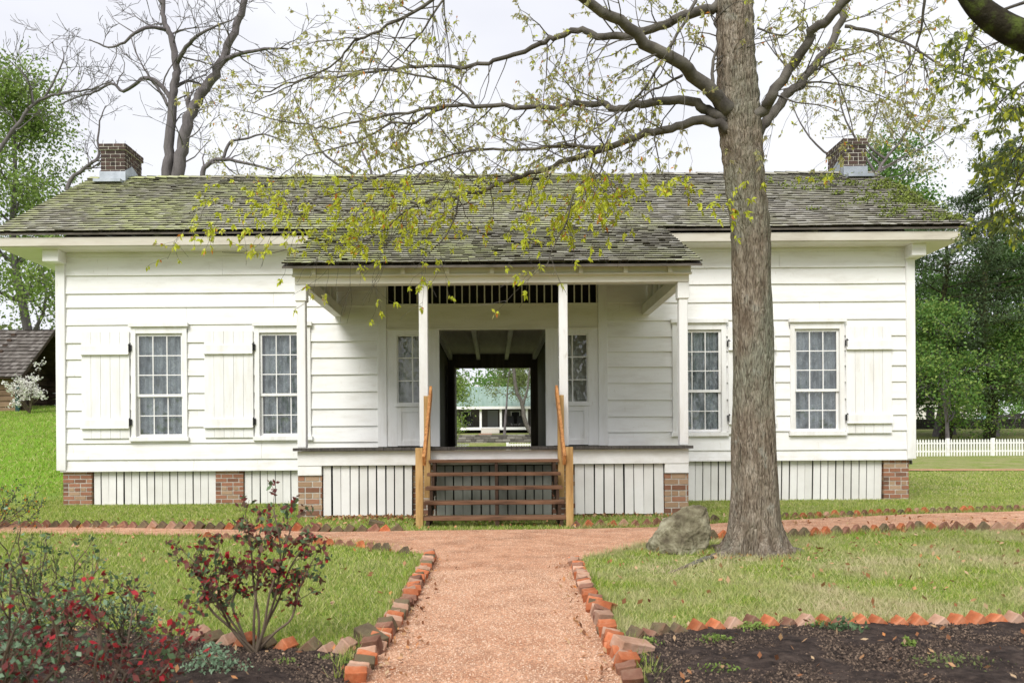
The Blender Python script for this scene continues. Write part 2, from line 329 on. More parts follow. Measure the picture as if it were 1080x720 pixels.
BLOSSOM = leafmat('white_blossom', [(.8, .76, .72), (.88, .86, .83)], .3)
STEM = mat('rose_stem', [(.07, .05, .035), (.16, .12, .08)], 8, rough=.8)
ROCKM = mat('lichen_rock', [(.085, .07, .045), (.19, .17, .11), (.36, .34, .24)], 7, (1, 1, 1), 10, rough=.95, bump=.04, bscale=9, spec=.15)

# ------------------------------------------------------------------ ground
xs = np.concatenate([np.array([-1500, -400, -150, -80]), np.arange(-50, 50.1, 1.0), np.array([80, 150, 400, 1500])])
ys = np.concatenate([np.array([-400, -100, -40]), np.arange(-22, 2, 1.0), np.arange(2, 90, 1.5), np.array([100, 130, 180, 400, 1500, 3000])])
X, Y = np.meshgrid(xs, ys); Zz = np.vectorize(terrain)(X, Y)
gv = np.stack([X, Y, Zz], -1).reshape(-1, 3); nx = len(xs)
gf = np.array([(j*nx+i, j*nx+i+1, (j+1)*nx+i+1, (j+1)*nx+i) for j in range(len(ys)-1) for i in range(nx-1)])
lawn = npmesh('lawn', gv, gf, LAWN); tag(lawn, kind='structure')
lawn.data.polygons.foreach_set('use_smooth', [True]*len(lawn.data.polygons))

def sheet(name, pts, z, m):
    mb = MB(); mb.add([(x, y, z) for x, y in pts], [tuple(range(len(pts)))]); return tag(mb.build(name, m), kind='structure')
def gp(l): return [(G(a, b).x, G(a, b).y) for a, b in l]
def wob(pts, n=8, a=.03):
    o = []
    for (x0, y0), (x1, y1) in zip(pts, pts[1:]):
        for i in range(n):
            t = i/n; o.append((x0+(x1-x0)*t+random.uniform(-a, a), y0+(y1-y0)*t+random.uniform(-a, a)))
    return o+[pts[-1]]
PL = gp([(372, 724), (395, 690), (412, 665), (430, 638), (446, 608), (456, 588)])      # left edge of front path
PR = gp([(670, 724), (648, 684), (632, 650), (617, 620), (607, 594)])
PR0 = [(PR[0][0]-.0, -16.5)]; PL0 = [(PL[0][0], -16.5)]
NL = gp([(430, 582), (380, 575), (300, 570), (225, 566.5), (100, 564), (-40, 563)])
FL = gp([(-40, 556), (100, 556), (250, 558.5), (350, 561), (420, 560)])
FR = gp([(610, 558), (700, 556), (760, 552), (830, 548.5), (960, 542.5), (1120, 538)])
NR = gp([(1120, 558), (970, 559), (893, 564), (831, 567), (749, 568), (680, 575), (620, 588)])
path_poly = wob(PL0+PL+NL)+wob(FL+FR)+wob(NR+PR[::-1]+[PR0[0]])
path = sheet('gravel_path', path_poly, .006, PATH)
RB = [PR[0]] + gp([(650, 690), (652, 672), (700, 664), (780, 660), (860, 658), (1000, 659), (1160, 657)])
rb_row = gp([(664, 678), (700, 670), (760, 666), (830, 662), (900, 661), (1000, 661), (1090, 659)])
lb_row = gp([(205, 677), (260, 684), (320, 688), (372, 692)])
def soil(name, poly, seed):
    xs_ = [p[0] for p in poly]; ys_ = [p[1] for p in poly]
    n = int((max(xs_)-min(xs_))/.045); m = int((max(ys_)-min(ys_))/.045); v = []; f = []; idx = {}
    for j in range(m+1):
        for i in range(n+1):
            x = min(xs_)+i*.045; y = min(ys_)+j*.045
            if inside(x, y, poly):
                idx[i, j] = len(v); q = Vector((x*3, y*3, seed))
                v.append((x, y, .012+.018*(mnoise.noise(q)+.6*mnoise.noise(q*2.7)+.5*mnoise.noise(q*6))+.012))
    for (i, j) in idx:
        if (i+1, j) in idx and (i, j+1) in idx and (i+1, j+1) in idx: f.append((idx[i, j], idx[i+1, j], idx[i+1, j+1], idx[i, j+1]))
    me = bpy.data.meshes.new(name); me.from_pydata(v, [], f); me.materials.append(SOIL); me.polygons.foreach_set('use_smooth', [True]*len(f))
    o = bpy.data.objects.new(name, me); COL.objects.link(o); return tag(o, kind='structure')
def inside(x, y, poly):
    c = False; n = len(poly); j = n-1
    for i in range(n):
        xi, yi = poly[i]; xj, yj = poly[j]
        if (yi > y) != (yj > y) and x < (xj-xi)*(y-yi)/(yj-yi)+xi: c = not c
        j = i
    return c
RBED = [(PR[0][0]+.02, -12.6), (PR[0][0]+.02, PR[0][1])]+gp([(652, 684)])+rb_row+[(4.2, rb_row[-1][1]), (4.2, -12.6)]
LBED = [(PL[0][0]-.02, -12.6), (PL[0][0]-.02, PL[0][1])]+gp([(388, 700)])+lb_row[::-1]+gp([(100, 665), (-60, 655)])+[(-4, -12.6)]
soil('planting_bed', RBED, 1); soil('planting_bed', LBED, 5)
# far path crossing behind the house at the right
fp = MB(); up_ = [(9, 12.6), (14, 13.0), (19, 12.2), (26, 12.8), (36, 12.4)]
vv = []; 
for x, y in up_: vv += [(x, y-.55, terrain(x, y-.55)+.03), (x, y+.55, terrain(x, y+.55)+.03)]
fp.add(vv, [(2*i, 2*i+2, 2*i+3, 2*i+1) for i in range(len(up_)-1)]); tag(fp.build('far_gravel_path', PATH), kind='structure')

# ------------------------------------------------------------------ house
house = empty('house', (0, 3, 0), 'long white weatherboard dogtrot house with shingle roof, open central passage and front porch', 'house')
HB = 6.0
ZL = [.656, .85, 1.15, 1.44, 1.76, 2.07, 2.39, 2.70, 3.0, 3.33, 3.65, 3.91, 4.24, 4.585, 4.86]
ZR = [.77, .94, 1.29, 1.575, 1.88, 2.19, 2.49, 2.77, 3.04, 3.34, 3.67, 4.0, 4.30, 4.6, 4.86]
def boards(mb, x0, x1, zs, holes, y0=0.0):
    for a, b in zip(zs, zs[1:]):
        cuts = [(x0, x1)]
        # split rows at openings
        segs = []
        lev = sorted({a, b, *[h[k] for h in holes for k in (2, 3) if a < h[k] < b]})
        for la, lb in zip(lev, lev[1:]):
            iv = [(x0, x1)]
            for h in holes:
                if h[2] < lb-1e-4 and h[3] > la+1e-4:
                    nv = []
                    for p, q in iv:
                        if h[0] > p and h[1] < q: nv += [(p, h[0]), (h[1], q)]
                        elif h[0] <= p and h[1] > p: nv += [(h[1], q)] if h[1] < q else []
                        elif h[1] >= q and h[0] < q: nv += [(p, h[0])] if h[0] > p else []
                        else: nv.append((p, q))
                    iv = nv
            for p, q in iv: segs.append((p, q, la, lb))
        wv = random.uniform(-.003, .003)
        ns = []
        for p, q, la, lb in segs:
            if q-p > 1.6 and random.random() < .5:
                c_ = p+(q-p)*random.uniform(.25, .75); ns += [(p, c_-.002, la, lb), (c_+.002, q, la, lb)]
            else: ns.append((p, q, la, lb))
        segs = ns
        for p, q, la, lb in segs:
            def yo(z): return y0-.004-.030*(b-z)/(b-a)-wv
            n = max(1, int((q-p)/.6)); v = []
            for i in range(n+1):
                x = p+(q-p)*i/n; dz = .006*mnoise.noise(Vector((x*.7, a*9, y0))) if la == a else 0
                dt = .0
                v += [(x, yo(la), la+dz-(.004 if la == a else 0)), (x, yo(lb), lb-.0), (x, y0+.03, la+dz-(.004 if la == a else 0)), (x, y0+.03, lb)]
            f = []
            for i in range(n):
                k = 4*i; f += [(k, k+4, k+5, k+1), (k+2, k+6, k+4, k)]
            f += [(0, 1, 3, 2), (4*n, 4*n+2, 4*n+3, 4*n+1)]
            mb.add(v, f)
WIN = [(-6.65, -5.62), (-4.375, -3.345), (3.31, 4.30), (5.48, 6.475)]
SH = [(-7.56, -6.675), (-5.30, -4.40), (4.33, 5.2), (6.50, 7.34)]
WZ0, WZ1 = 1.22, 3.28
mb = MB()
boards(mb, -7.86, -2.12, ZL, [(a+.05, b-.05, WZ0+.05, WZ1-.05) for a, b in WIN[:2]])
mb.build('front_siding', WHITE, house); mb = MB()
boards(mb, 2.12, 7.62, ZR, [(a+.05, b-.05, WZ0+.05, WZ1-.05) for a, b in WIN[2:]])
mb.build('front_siding', WHITE, house)
mb = MB()      # other walls, with siding boards
for i in range(14):
    a, b = ZL[i], ZL[i+1]
    for xx, s in ((-8.0, -1), (7.75, 1)):
        v = [(xx+s*.022, 0.06, a), (xx+s*.022, HB-.06, a), (xx+s*.004, HB-.06, b), (xx+s*.004, 0.06, b), (xx-s*.03, .06, a), (xx-s*.03, HB-.06, a)]
        mb.add(v, [(0, 1, 2, 3) if s > 0 else (3, 2, 1, 0), (0, 4, 5, 1)])
    for p, q in ((-7.95, -.98), (.98, 7.7)):
        mb.add([(p, HB+.02, a), (q, HB+.02, a), (q, HB, b), (p, HB, b)], [(3, 2, 1, 0)])
mb.build('rear_siding', WHITE, house)
for xx, s in ((-8.0, -1), (7.75, 1)):      # gables
    z = 4.86; mb = MB()
    while z < 6.9:
        zb = min(z+.31, 6.93)
        def hw(zz): return 3.0*(7.0-zz)/(7.0-4.86)
        mb.add([(xx+s*.022, 3-hw(z), z), (xx+s*.022, 3+hw(z), z), (xx+s*.004, 3+hw(zb), zb), (xx+s*.004, 3-hw(zb), zb)], [(0, 1, 2, 3)]); z = zb
    mb.build('gable_siding', WHITE, house)
mb = MB()      # added black shell close behind the windows keeps the rooms dark
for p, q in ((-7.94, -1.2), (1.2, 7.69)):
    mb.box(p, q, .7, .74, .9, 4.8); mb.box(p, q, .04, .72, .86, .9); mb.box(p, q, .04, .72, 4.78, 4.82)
mb.build('room_blackout_shell', DARK, house)
mb = MB(); mb.box(-7.98, 7.73, HB-.06, HB-.04, 3.5, 4.9); mb.box(-7.98, -1, HB-.06, HB-.04, .7, 3.5); mb.box(1, 7.73, HB-.06, HB-.04, .7, 3.5)
mb.box(-7.97, -7.93, .05, HB-.07, .66, 4.9); mb.box(7.69, 7.72, .05, HB-.07, .66, 4.9); mb.build('back_lining', PWALL, house)
# corner boards and base boards
for (a, b, zb) in ((-8.03, -7.86, .65), (7.62, 7.78, .76)):
    mb = MB(); mb.box(a, b, -.06, .1, zb, 4.86); mb.build('corner_board', WHITEV, house, bevel=.004)
mb = MB(); mb.box(-8.13, -7.84, -.30, .1, 4.44, 4.655); mb.build('beam_end', WHITE, house, bevel=.006)
mb = MB(); mb.box(7.60, 7.86, -.30, .1, 4.44, 4.655); mb.build('beam_end', WHITE, house, bevel=.006)
# fascia and soffit
mb = MB(); mb.box(-8.85, 8.36, -.50, -.47, 4.665, 4.82); mb.build('fascia', BEIGE, house, bevel=.004)
mb = MB(); mb.box(-8.85, 8.36, -.468, -.03, 4.655, 4.675); mb.box(-8.85, 8.36, HB+.03, HB+.47, 4.655, 4.675); mb.box(-8.85, -8.1, -.03, HB+.03, 4.655, 4.675); mb.box(7.9, 8.36, -.03, HB+.03, 4.655, 4.675)
mb.build('soffit', CREAM, house)
mb = MB(); mb.box(-8.85, 8.36, HB+.472, HB+.5, 4.665, 4.855); mb.build('fascia', CREAM, house)
# roofs
def slope_roof(mb, deckmb, x0, x1, ye, ze, yr, zr, expo=.142, th=.025, shx=None, wavy=.02):
    L_ = math.hypot(yr-ye, zr-ze); ty, tz = (yr-ye)/L_, (zr-ze)/L_; sgn = 1 if yr > ye else -1
    ny, nz_ = -tz*sgn, ty*sgn
    def pt(x, s, h): 
        sag = wavy*mnoise.noise(Vector((x*.35, s*.4, ye)))
        return (x, ye+ty*s+ny*(h+sag), ze+tz*s+nz_*(h+sag))
    n = int(L_/expo)+1
    for k in range(n):
        s0 = k*expo; x = x0-random.uniform(0, .1) if shx is None else x0
        rowj = random.uniform(-.004, .004)
        x = x0
        while x < x1-.02:
            w_ = random.uniform(.09, .19); xe = min(x+w_, x1); j = rowj+random.uniform(-.007, .007); t_ = th*random.uniform(.8, 1.25)
            s1 = min(s0+expo*1.25, L_); a0 = s0+j if k else -.0+random.uniform(-.008, .008)
            g = random.uniform(.002, .007)
            lift = random.uniform(0, .003) if random.random() > .04 else .010
            mb.add([pt(x, a0+.012, lift+.004), pt(xe-g, a0+.012, lift+.004), pt(xe-g, a0, lift+t_+.004), pt(x, a0, lift+t_+.004), pt(x, s1, -.004), pt(xe-g, s1, -.004), pt(xe-g, s1, .006), pt(x, s1, .006)],
                   [(3, 2, 6, 7), (0, 3, 7, 4), (1, 5, 6, 2)])
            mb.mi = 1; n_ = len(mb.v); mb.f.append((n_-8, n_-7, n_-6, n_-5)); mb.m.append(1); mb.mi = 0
            x = xe
    deckmb.add([(x0, ye+ty*.02, ze+tz*.02-.03), (x1, ye+ty*.02, ze+tz*.02-.03), (x1, yr, zr-.03), (x0, yr, zr-.03),
                (x0, ye+ty*.02, ze+tz*.02-.06), (x1, ye+ty*.02, ze+tz*.02-.06), (x1, yr, zr-.075), (x0, yr, zr-.075)],
               [(0, 1, 2, 3), (7, 6, 5, 4), (0, 4, 5, 1), (1, 5, 6, 2), (3, 2, 6, 7), (0, 3, 7, 4)])
mb = MB(); dk = MB()
slope_roof(mb, dk, -8.9, 8.52, -.56, 4.90, 3.0, 7.05)
slope_roof(mb, dk, -8.9, 8.52, HB+.56, 4.90, 3.0, 7.05)
for i in range(70):                                                  # ridge cap shingles
    x = -8.9+i*.249
    for s in (-1, 1):
        j = random.uniform(-.01, .01)
        mb.add([(x, 3, 7.10+j), (x+.26, 3, 7.085+j), (x+.26, 3+s*.16, 6.995+j), (x, 3+s*.16, 7.01+j)], [(0, 1, 2, 3)])
        mb.add([(x, 3, 7.10+j), (x, 3+s*.16, 7.01+j), (x, 3+s*.16, 6.98), (x, 3, 7.04)], [(0, 1, 2, 3)])
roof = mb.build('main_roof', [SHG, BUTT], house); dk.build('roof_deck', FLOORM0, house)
pz = MB(); pd = MB()
slope_roof(pz, pd, -3.03, 3.04, -3.22, 3.68, -.50, 4.945, expo=.15)
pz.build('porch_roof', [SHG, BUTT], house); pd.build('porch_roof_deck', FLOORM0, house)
# moss cushions on the right of the roof
cs = []
for i in range(120):
    u = random.random()**1.5; x = 8.4-random.random()*1.1-(1-u)*2.0*random.random(); y = -.45+random.random()*3.2
    z = 4.90+(y+.56)*.604
    if random.random() < .5: x = 8.45-random.random()*.35
    n = random.randint(15, 60); r = random.uniform(.03, .12)
    cs.append(np.array([x, y, z+.03])+rng.normal(size=(n, 3))*np.array([r*1.6, r*.8, r*.3]))
cs = np.concatenate(cs); v, f = leaf_np(cs, .05, .8)
MOSS = mat('roof_moss', [(.1, .13, .03), (.2, .25, .05)], 10, rough=1, isl=[(.07, .09, .02), (.24, .29, .06)], islmix=.5)
npmesh('moss', v, f, MOSS, roof).matrix_parent_inverse = Matrix()
# chimneys
def brickblock(mb, mm, x0, x1, y0, y1, z0, z1, L_=.2, H=.063, g=.017):
    mm.box(x0+.006, x1-.006, y0+.006, y1-.006, z0, z1-.002)
    nz_ = max(1, round((z1-z0)/(H+g))); h = (z1-z0)/nz_
    for k in range(nz_):
        za = z0+k*h+g/2; zb = z0+(k+1)*h-g/2
        for face in range(4):
            a, b = (x0, x1) if face < 2 else (y0, y1)
            off = -(L_+g)/2 if k % 2 else 0; p = a+off
            if k % 5 == 4: step = (L_+g)/2
            else: step = L_+g
            while p < b-.01:
                q = min(p+step-g, b); pp = max(p, a)
                if q-pp > .02:
                    j = random.uniform(-.003, .004)
                    if face == 0: mb.box(pp, q, y0-.002-j, y0+.02, za, zb)
                    elif face == 1: mb.box(pp, q, y1-.02, y1+.004+j, za, zb)
                    elif face == 2: mb.box(x0-.004-j, x0+.02, pp+.021, q-.021 if q == b else q, za, zb) if q-pp > .06 else None
                    else: mb.box(x1-.02, x1+.004+j, pp+.021, q-.021 if q == b else q, za, zb) if q-pp > .06 else None
                p += step
def chimney(x0, x1):
    c = MB(); m_ = MB(); y0, y1 = 2.75, 3.58
    brickblock(c, m_, x0, x1, y0, y1, 6.9, 7.58); brickblock(c, m_, x0-.03, x1+.03, y0-.03, y1+.03, 7.585, 7.72)
    o = c.build('chimney', CHBR, house)
    k = m_.build('mortar', MORTAR, o); k.matrix_parent_inverse = Matrix()
    fl = MB(); fl.box(x0-.02, x1+.02, y0-.025, y0-.006, 6.85, 7.11); 
    for xa, xb in ((x0-.02, x0-.006), (x1+.006, x1+.02)): fl.prism([(y0-.02, 6.85), (y1, 6.75), (y1, 7.15), (3.05, 7.32), (y0-.02, 7.12)], xa, xb)
    fl.box(x0-.03, x1+.03, y0-.3, y0-.02, 6.80, 6.86, None)
    k = fl.build('flashing', METAL, o); k.matrix_parent_inverse = Matrix()
chimney(-8.55, -8.02); chimney(7.73, 8.22)
# piers and skirting of the main walls
def pier(x0, x1, y0, y1, z1, z0=-.05):
    c = MB(); m_ = MB(); brickblock(c, m_, x0, x1, y0, y1, z0, z1)
    o = c.build('brick_pier', BRICK, house); m_.build('mortar', MORTAR, o).matrix_parent_inverse = Matrix()
def slats(x0, x1, y, z0, z1, m=SKIRT, wd=.122, gap=.018, lean=0):
    mb = MB(); x = x0
    n = max(1, round((x1-x0)/(wd+gap))); st = (x1-x0)/n
    for i in range(n):
        a = x0+i*st+gap/2+random.uniform(-.006, .006); b = x0+(i+1)*st-gap/2+random.uniform(-.006, .006); s = random.uniform(-.006, .006)+lean
        zt = z1-random.uniform(0, .004); zb = z0+random.uniform(0, .012)
        mb.add([(a+s, y, zb), (b+s, y, zb), (b, y, zt), (a, y, zt), (a+s, y+.02, zb), (b+s, y+.02, zb), (b, y+.02, zt), (a, y+.02, zt)],
               [(0, 1, 2, 3), (7, 6, 5, 4), (0, 4, 5, 1), (3, 2, 6, 7), (0, 3, 7, 4), (1, 5, 6, 2)])
    mb.build('skirting_panel', m, house)
for a, b, t in ((-7.95, -7.42, .645), (-5.13, -4.62, .645), (7.22, 7.68, .755), (4.75, 5.2, .755), (2.3, 2.75, .755), (-2.75, -2.3, .645)): pier(a, b, .02, .45, t)
slats(-7.41, -5.14, .06, .0, .64); slats(-4.61, -2.76, .06, .0, .64)
slats(2.76, 4.74, .06, .0, .75, lean=-.01); slats(5.21, 7.21, .06, .0, .75, lean=-.015)
mb = MB(); mb.box(-7.95, 7.7, .16, .18, -.05, .9); mb.box(-7.95, -7.93, .2, 5.9, -.05, .66); mb.box(7.66, 7.68, .2, 5.9, -.05, .7); mb.box(-7.95, 7.7, 5.86, 5.9, -.05, .9); mb.build('crawlspace_shade_sheet', DARK, house)  # black sheets stand in for the shade under the floor
mb = MB(); mb.box(-7.97, -2.12, -.045, .03, .625, .654); mb.build('sill_beam', WHITE, house); mb = MB(); mb.box(2.12, 7.72, -.045, .03, .74, .768); mb.build('sill_beam', WHITE, house)

# windows
def window(x0, x1, z0, z1):
    fr = MB(); c = .085
    fr.box(x0, x0+c, -.055, .06, z0, z1-.03); fr.box(x1-c, x1, -.055, .06, z0, z1-.03)
    fr.box(x0, x1, -.05, .06, z1-.12, z1-.0); fr.box(x0-.03, x1+.03, -.085, .06, z0-.04, z0+.035)
    fr.box(x0-.03, x1+.03, -.10, -.04, z1+.0, z1+.075)      # cap board
    o = fr.build('window', WHITEV, house, bevel=.003)
    gx0, gx1, gz0, gz1 = x0+c, x1-c, z0+.04, z1-.125; I = Matrix()
    zm = gz0+(gz1-gz0)*.40
    def sash(y, za, zb, rows):
        s = MB(); t = .042
        s.box(gx0+.002, gx0+t, y, y+.03, za, zb); s.box(gx1-t, gx1-.002, y, y+.03, za, zb)
        s.box(gx0+t, gx1-t, y, y+.03, za, za+t*1.15); s.box(gx0+t, gx1-t, y, y+.03, zb-t, zb)
        for i in (1, 2):
            x = gx0+t+(gx1-gx0-2*t)*i/3; s.box(x-.009, x+.009, y+.003, y+.027, za+t, zb-t)
        for j in range(1, rows):
            z = za+t+(zb-za-2*t)*j/rows; s.box(gx0+t, gx1-t, y+.005, y+.025, z-.009, z+.009)
        k = s.build('sash', WHITEV, o); k.matrix_parent_inverse = I
        g = MB(); g.add([(gx0+t, y+.015, za+t), (gx1-t, y+.015, za+t), (gx1-t, y+.015, zb-t), (gx0+t, y+.015, zb-t)], [(0, 1, 2, 3)])
        k = g.build('glass_pane', GLASS, o); k.matrix_parent_inverse = I
    sash(-.005, zm-.02, gz1, 3); sash(.028, gz0, zm+.02, 2)
    cu = MB(); n = 60; v = []
    for i in range(n+1):
        t = i/n; x = gx0+(gx1-gx0)*t; yy = .11+.030*math.sin(t*34+x0*3+2*math.sin(t*5+x0))+.015*math.sin(t*71)
        v += [(x, yy, gz0-.03), (x, yy*.9+.012, gz1+.03)]
    cu.add(v, [(2*i, 2*i+2, 2*i+3, 2*i+1) for i in range(n)]); k = cu.build('curtain', CURT, o, smooth=True); k.matrix_parent_inverse = I
def shutter(x0, x1, z0, z1, hinge_right):
    s = MB(); n = 5; ws = (x1-x0)/n
    for i in range(n): s.box(x0+i*ws+.002, x0+(i+1)*ws-.002, -.062+random.uniform(-.002, .002), -.038, z0, z1)
    for za in (z0+.19, z1-.42):
        s.box(x0, x1, -.10, -.064, za, za+.155); s.box(x0, x1, -.112, -.062, za-.012, za+.012)
    o = s.build('shutter', WHITEV, house, bevel=.003)
    xx = x1 if hinge_right else x0
    for z in (z0+.24, z1-.36):
        h = MB(); h.box(xx-.02, xx+.045, -.085, -.062, z, z+.11); h.tube([Vector((xx+.01, -.09, z-.02)), Vector((xx+.01, -.09, z+.13))], [.012]*2, 8)
        k = h.build('hinge', IRON, o); k.matrix_parent_inverse = Matrix()
for i, ((a, b), (p, q)) in enumerate(zip(WIN, SH)):
    window(a, b, WZ0+(.02 if i > 1 else 0), WZ1); shutter(p, q, 1.235, 3.2, i < 2)

# porch wall: casings, sidelights, transom grille, passage
for s in (-1, 1):
    mb = MB()
    def bx(a, b, y0, y1, z0, z1):
        p, q = (a, b) if s > 0 else (-b, -a); mb.box(p, q, y0, y1, z0, z1)
    bx(1.95, 2.12, -.05, .06, 1.045, 4.75)          # pilaster
    bx(.98, 1.12, -.045, .10, 1.045, 3.2); bx(1.12, 1.19, -.03, .08, 1.05, 3.2); bx(1.76, 1.95, -.03, .06, 1.05, 3.2)
    bx(1.19, 1.76, -.03, .06, 3.1, 3.2); bx(1.16, 1.80, -.06, .06, 1.78, 1.84)
    bx(1.19, 1.76, -.012, .04, 1.06, 1.78); bx(1.19, 1.27, -.028, .0, 1.06, 1.78); bx(1.68, 1.76, -.028, 0, 1.06, 1.78); bx(1.27, 1.68, -.028, 0, 1.68, 1.78); bx(1.27, 1.68, -.028, 0, 1.06, 1.16)
    mb.build('door_surround', WHITEV, house, bevel=.003)
mb = MB(); mb.box(-1.95, 1.95, -.03, .08, 3.22, 3.64); mb.box(-1.95, 1.95, -.055, .08, 3.19, 3.225); mb.box(-1.95, 1.95, -.055, .06, 3.64, 3.67); mb.box(-1.95, 1.95, -.03, .06, 4.12, 4.75); mb.build('header_board', CREAM, house, bevel=.003)
mb = MB()
for i in range(29):
    x = -1.93+i*.1379; mb.box(x-.011, x+.011, -.02, .01, 3.67, 4.12)
mb.build('transom_grille', CREAM, house)
mb = MB(); mb.box(-1.95, 1.95, .10, .12, 3.45, 4.75); mb.build('transom_shade_sheet', DARK, house)  # black sheet stands in for the darkness behind the grille
for s in (-1, 1):
    sm = MB(); a, b = sorted((1.19*s, 1.76*s))
    for x in (a+.012, b-.012, (a+b)/2): sm.box(x-.012, x+.012, -.005, .02, 1.84, 3.1)
    for z in (1.85, 2.26, 2.68, 3.09): sm.box(a+.024, b-.024, -.003, .018, z-.01, z+.01)
    o = sm.build('sidelight', WHITEV, house)
    g = MB(); g.add([(a, .01, 1.84), (b, .01, 1.84), (b, .01, 3.1), (a, .01, 3.1)], [(0, 1, 2, 3)]); g.build('glass_pane', GLASS, o).matrix_parent_inverse = Matrix()
    g = MB(); g.box(a, b, .14, .15, 1.8, 3.15); g.build('backing', mat('sidelight_backing', [(.25, .26, .23), (.6, .61, .56)], 3, rough=.8), o).matrix_parent_inverse = Matrix()
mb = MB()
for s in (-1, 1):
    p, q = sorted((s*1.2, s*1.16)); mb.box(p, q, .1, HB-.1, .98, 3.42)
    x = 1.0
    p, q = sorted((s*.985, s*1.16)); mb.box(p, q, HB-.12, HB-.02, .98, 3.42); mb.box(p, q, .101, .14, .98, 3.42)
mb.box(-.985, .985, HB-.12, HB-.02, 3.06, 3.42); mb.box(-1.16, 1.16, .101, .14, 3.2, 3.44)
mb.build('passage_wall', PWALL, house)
mb = MB(); mb.box(-.97, -.93, 4.9, 5.85, 1.05, 3.02); mb.build('back_door', PWALL, house)
mb = MB(); mb.box(-1.16, 1.16, .14, HB-.12, 3.42, 3.46); mb.build('passage_ceiling', CEIL, house)
for x in (-1.08, -.36, .36, 1.08):
    mb = MB(); mb.box(x-.045, x+.045, .15, HB-.13, 3.27, 3.419); mb.build('ceiling_joist', WHITEV, house)
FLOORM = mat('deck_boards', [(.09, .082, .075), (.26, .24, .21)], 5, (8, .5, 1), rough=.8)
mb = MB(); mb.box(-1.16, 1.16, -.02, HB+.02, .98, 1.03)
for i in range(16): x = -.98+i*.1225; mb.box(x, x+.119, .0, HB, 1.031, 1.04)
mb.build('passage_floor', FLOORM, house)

# porch
mb = MB()
n = 44
for i in range(n): a = -2.93+i*5.86/n; mb.box(a+.002, a+5.86/n-.002, -3.06, -.03, .992+random.uniform(0, .003), 1.036+random.uniform(0, .004))
mb.build('porch_floor', mat('worn_porch_boards', [(.045, .04, .036), (.10, .09, .08)], 5, (8, .5, 1), rough=.8), house)
mb = MB(); mb.box(-2.88, 2.88, -2.98, -2.94, .775, .99); 
for s in (-1, 1): p, q = sorted((s*2.88, s*2.84)); mb.box(p, q, -2.94, -.03, .775, .99)
mb.build('porch_rim', WHITE, house, bevel=.003)
for x in (-2.82, -1.017, 1.05, 2.82):
    mb = MB(); mb.box(x-.064, x+.064, -2.96, -2.835, 1.042, 3.44); 
    if abs(x) > 2: mb.box(x-.085, x+.085, -2.98, -2.82, 3.2, 3.441)
    mb.build('porch_post', WHITEV, house, bevel=.008)
mb = MB(); mb.box(-2.92, 2.92, -3.03, -2.99, 3.56, 3.755); mb.box(-2.90, 2.90, -2.99, -2.82, 3.443, 3.70); mb.box(-2.93, 2.93, -3.05, -2.991, 3.545, 3.575)
mb.build('porch_beam', CREAM, house, bevel=.004)
for s in (-1, 1):
    mb = MB(); p, q = sorted((s*2.90, s*2.76)); mb.box(p, q, -2.815, -.03, 3.44, 3.62); mb.build('side_beam', CREAM, house, bevel=.004)
    mb = MB(); p, q = sorted((s*2.90, s*2.88))
    y = -2.8
    while y < -.1:
        y2 = min(y+.2, -.04); zt = lambda yy: 3.60+(yy+3.22)*.465-.01
        mb.prism([(y, 3.62), (y2-.004, 3.62), (y2-.004, zt(y2)), (y, zt(y))], p, q); y += .2
    p, q = sorted((s*2.87, s*2.80))
    for y in (-2.4, -1.9, -1.4, -.9, -.4): mb.prism([(y, 3.62), (y+.06, 3.62), (y+.06, 3.59+(y+3.22)*.465), (y, 3.58+(y+3.22)*.465)], p, q)
    mb.build('porch_gable', WHITEV, house)
mb = MB()
for i in range(9):
    x = -2.6+i*.65; mb.add([(x-.03, -3.1, 3.56), (x+.03, -3.1, 3.56), (x+.03, -.05, 4.98), (x-.03, -.05, 4.98), (x-.03, -3.1, 3.66), (x+.03, -3.1, 3.66), (x+.03, -.05, 5.06), (x-.03, -.05, 5.06)], [(0, 1, 2, 3), (0, 3, 7, 4), (1, 5, 6, 2), (0, 4, 5, 1)])
mb.build('porch_rafters', CREAM, house)
for a, b in ((-2.88, -2.53), (2.53, 2.88)):
    pier(a, b, -2.94, -2.55, .63); mb = MB(); mb.box(a, b, -2.97, -2.55, .632, .774); mb.build('pier_cap', WHITE, house, bevel=.004)
pier(-1.2, -.86, -2.85, -2.5, .77); pier(.88, 1.22, -2.85, -2.5, .77)
slats(-2.52, -1.19, -2.92, .03, .77); slats(1.2, 2.52, -2.92, .03, .77)
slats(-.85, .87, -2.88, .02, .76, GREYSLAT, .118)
mb = MB(); mb.box(-2.86, 2.86, -2.48, -2.46, -.05, .97); mb.box(-2.86, -2.84, -2.46, 0, -.05, .97); mb.box(2.84, 2.86, -2.46, 0, -.05, .97); mb.build('crawlspace_shade_sheet', DARK, house)  # black sheets in place of the shade below the porch
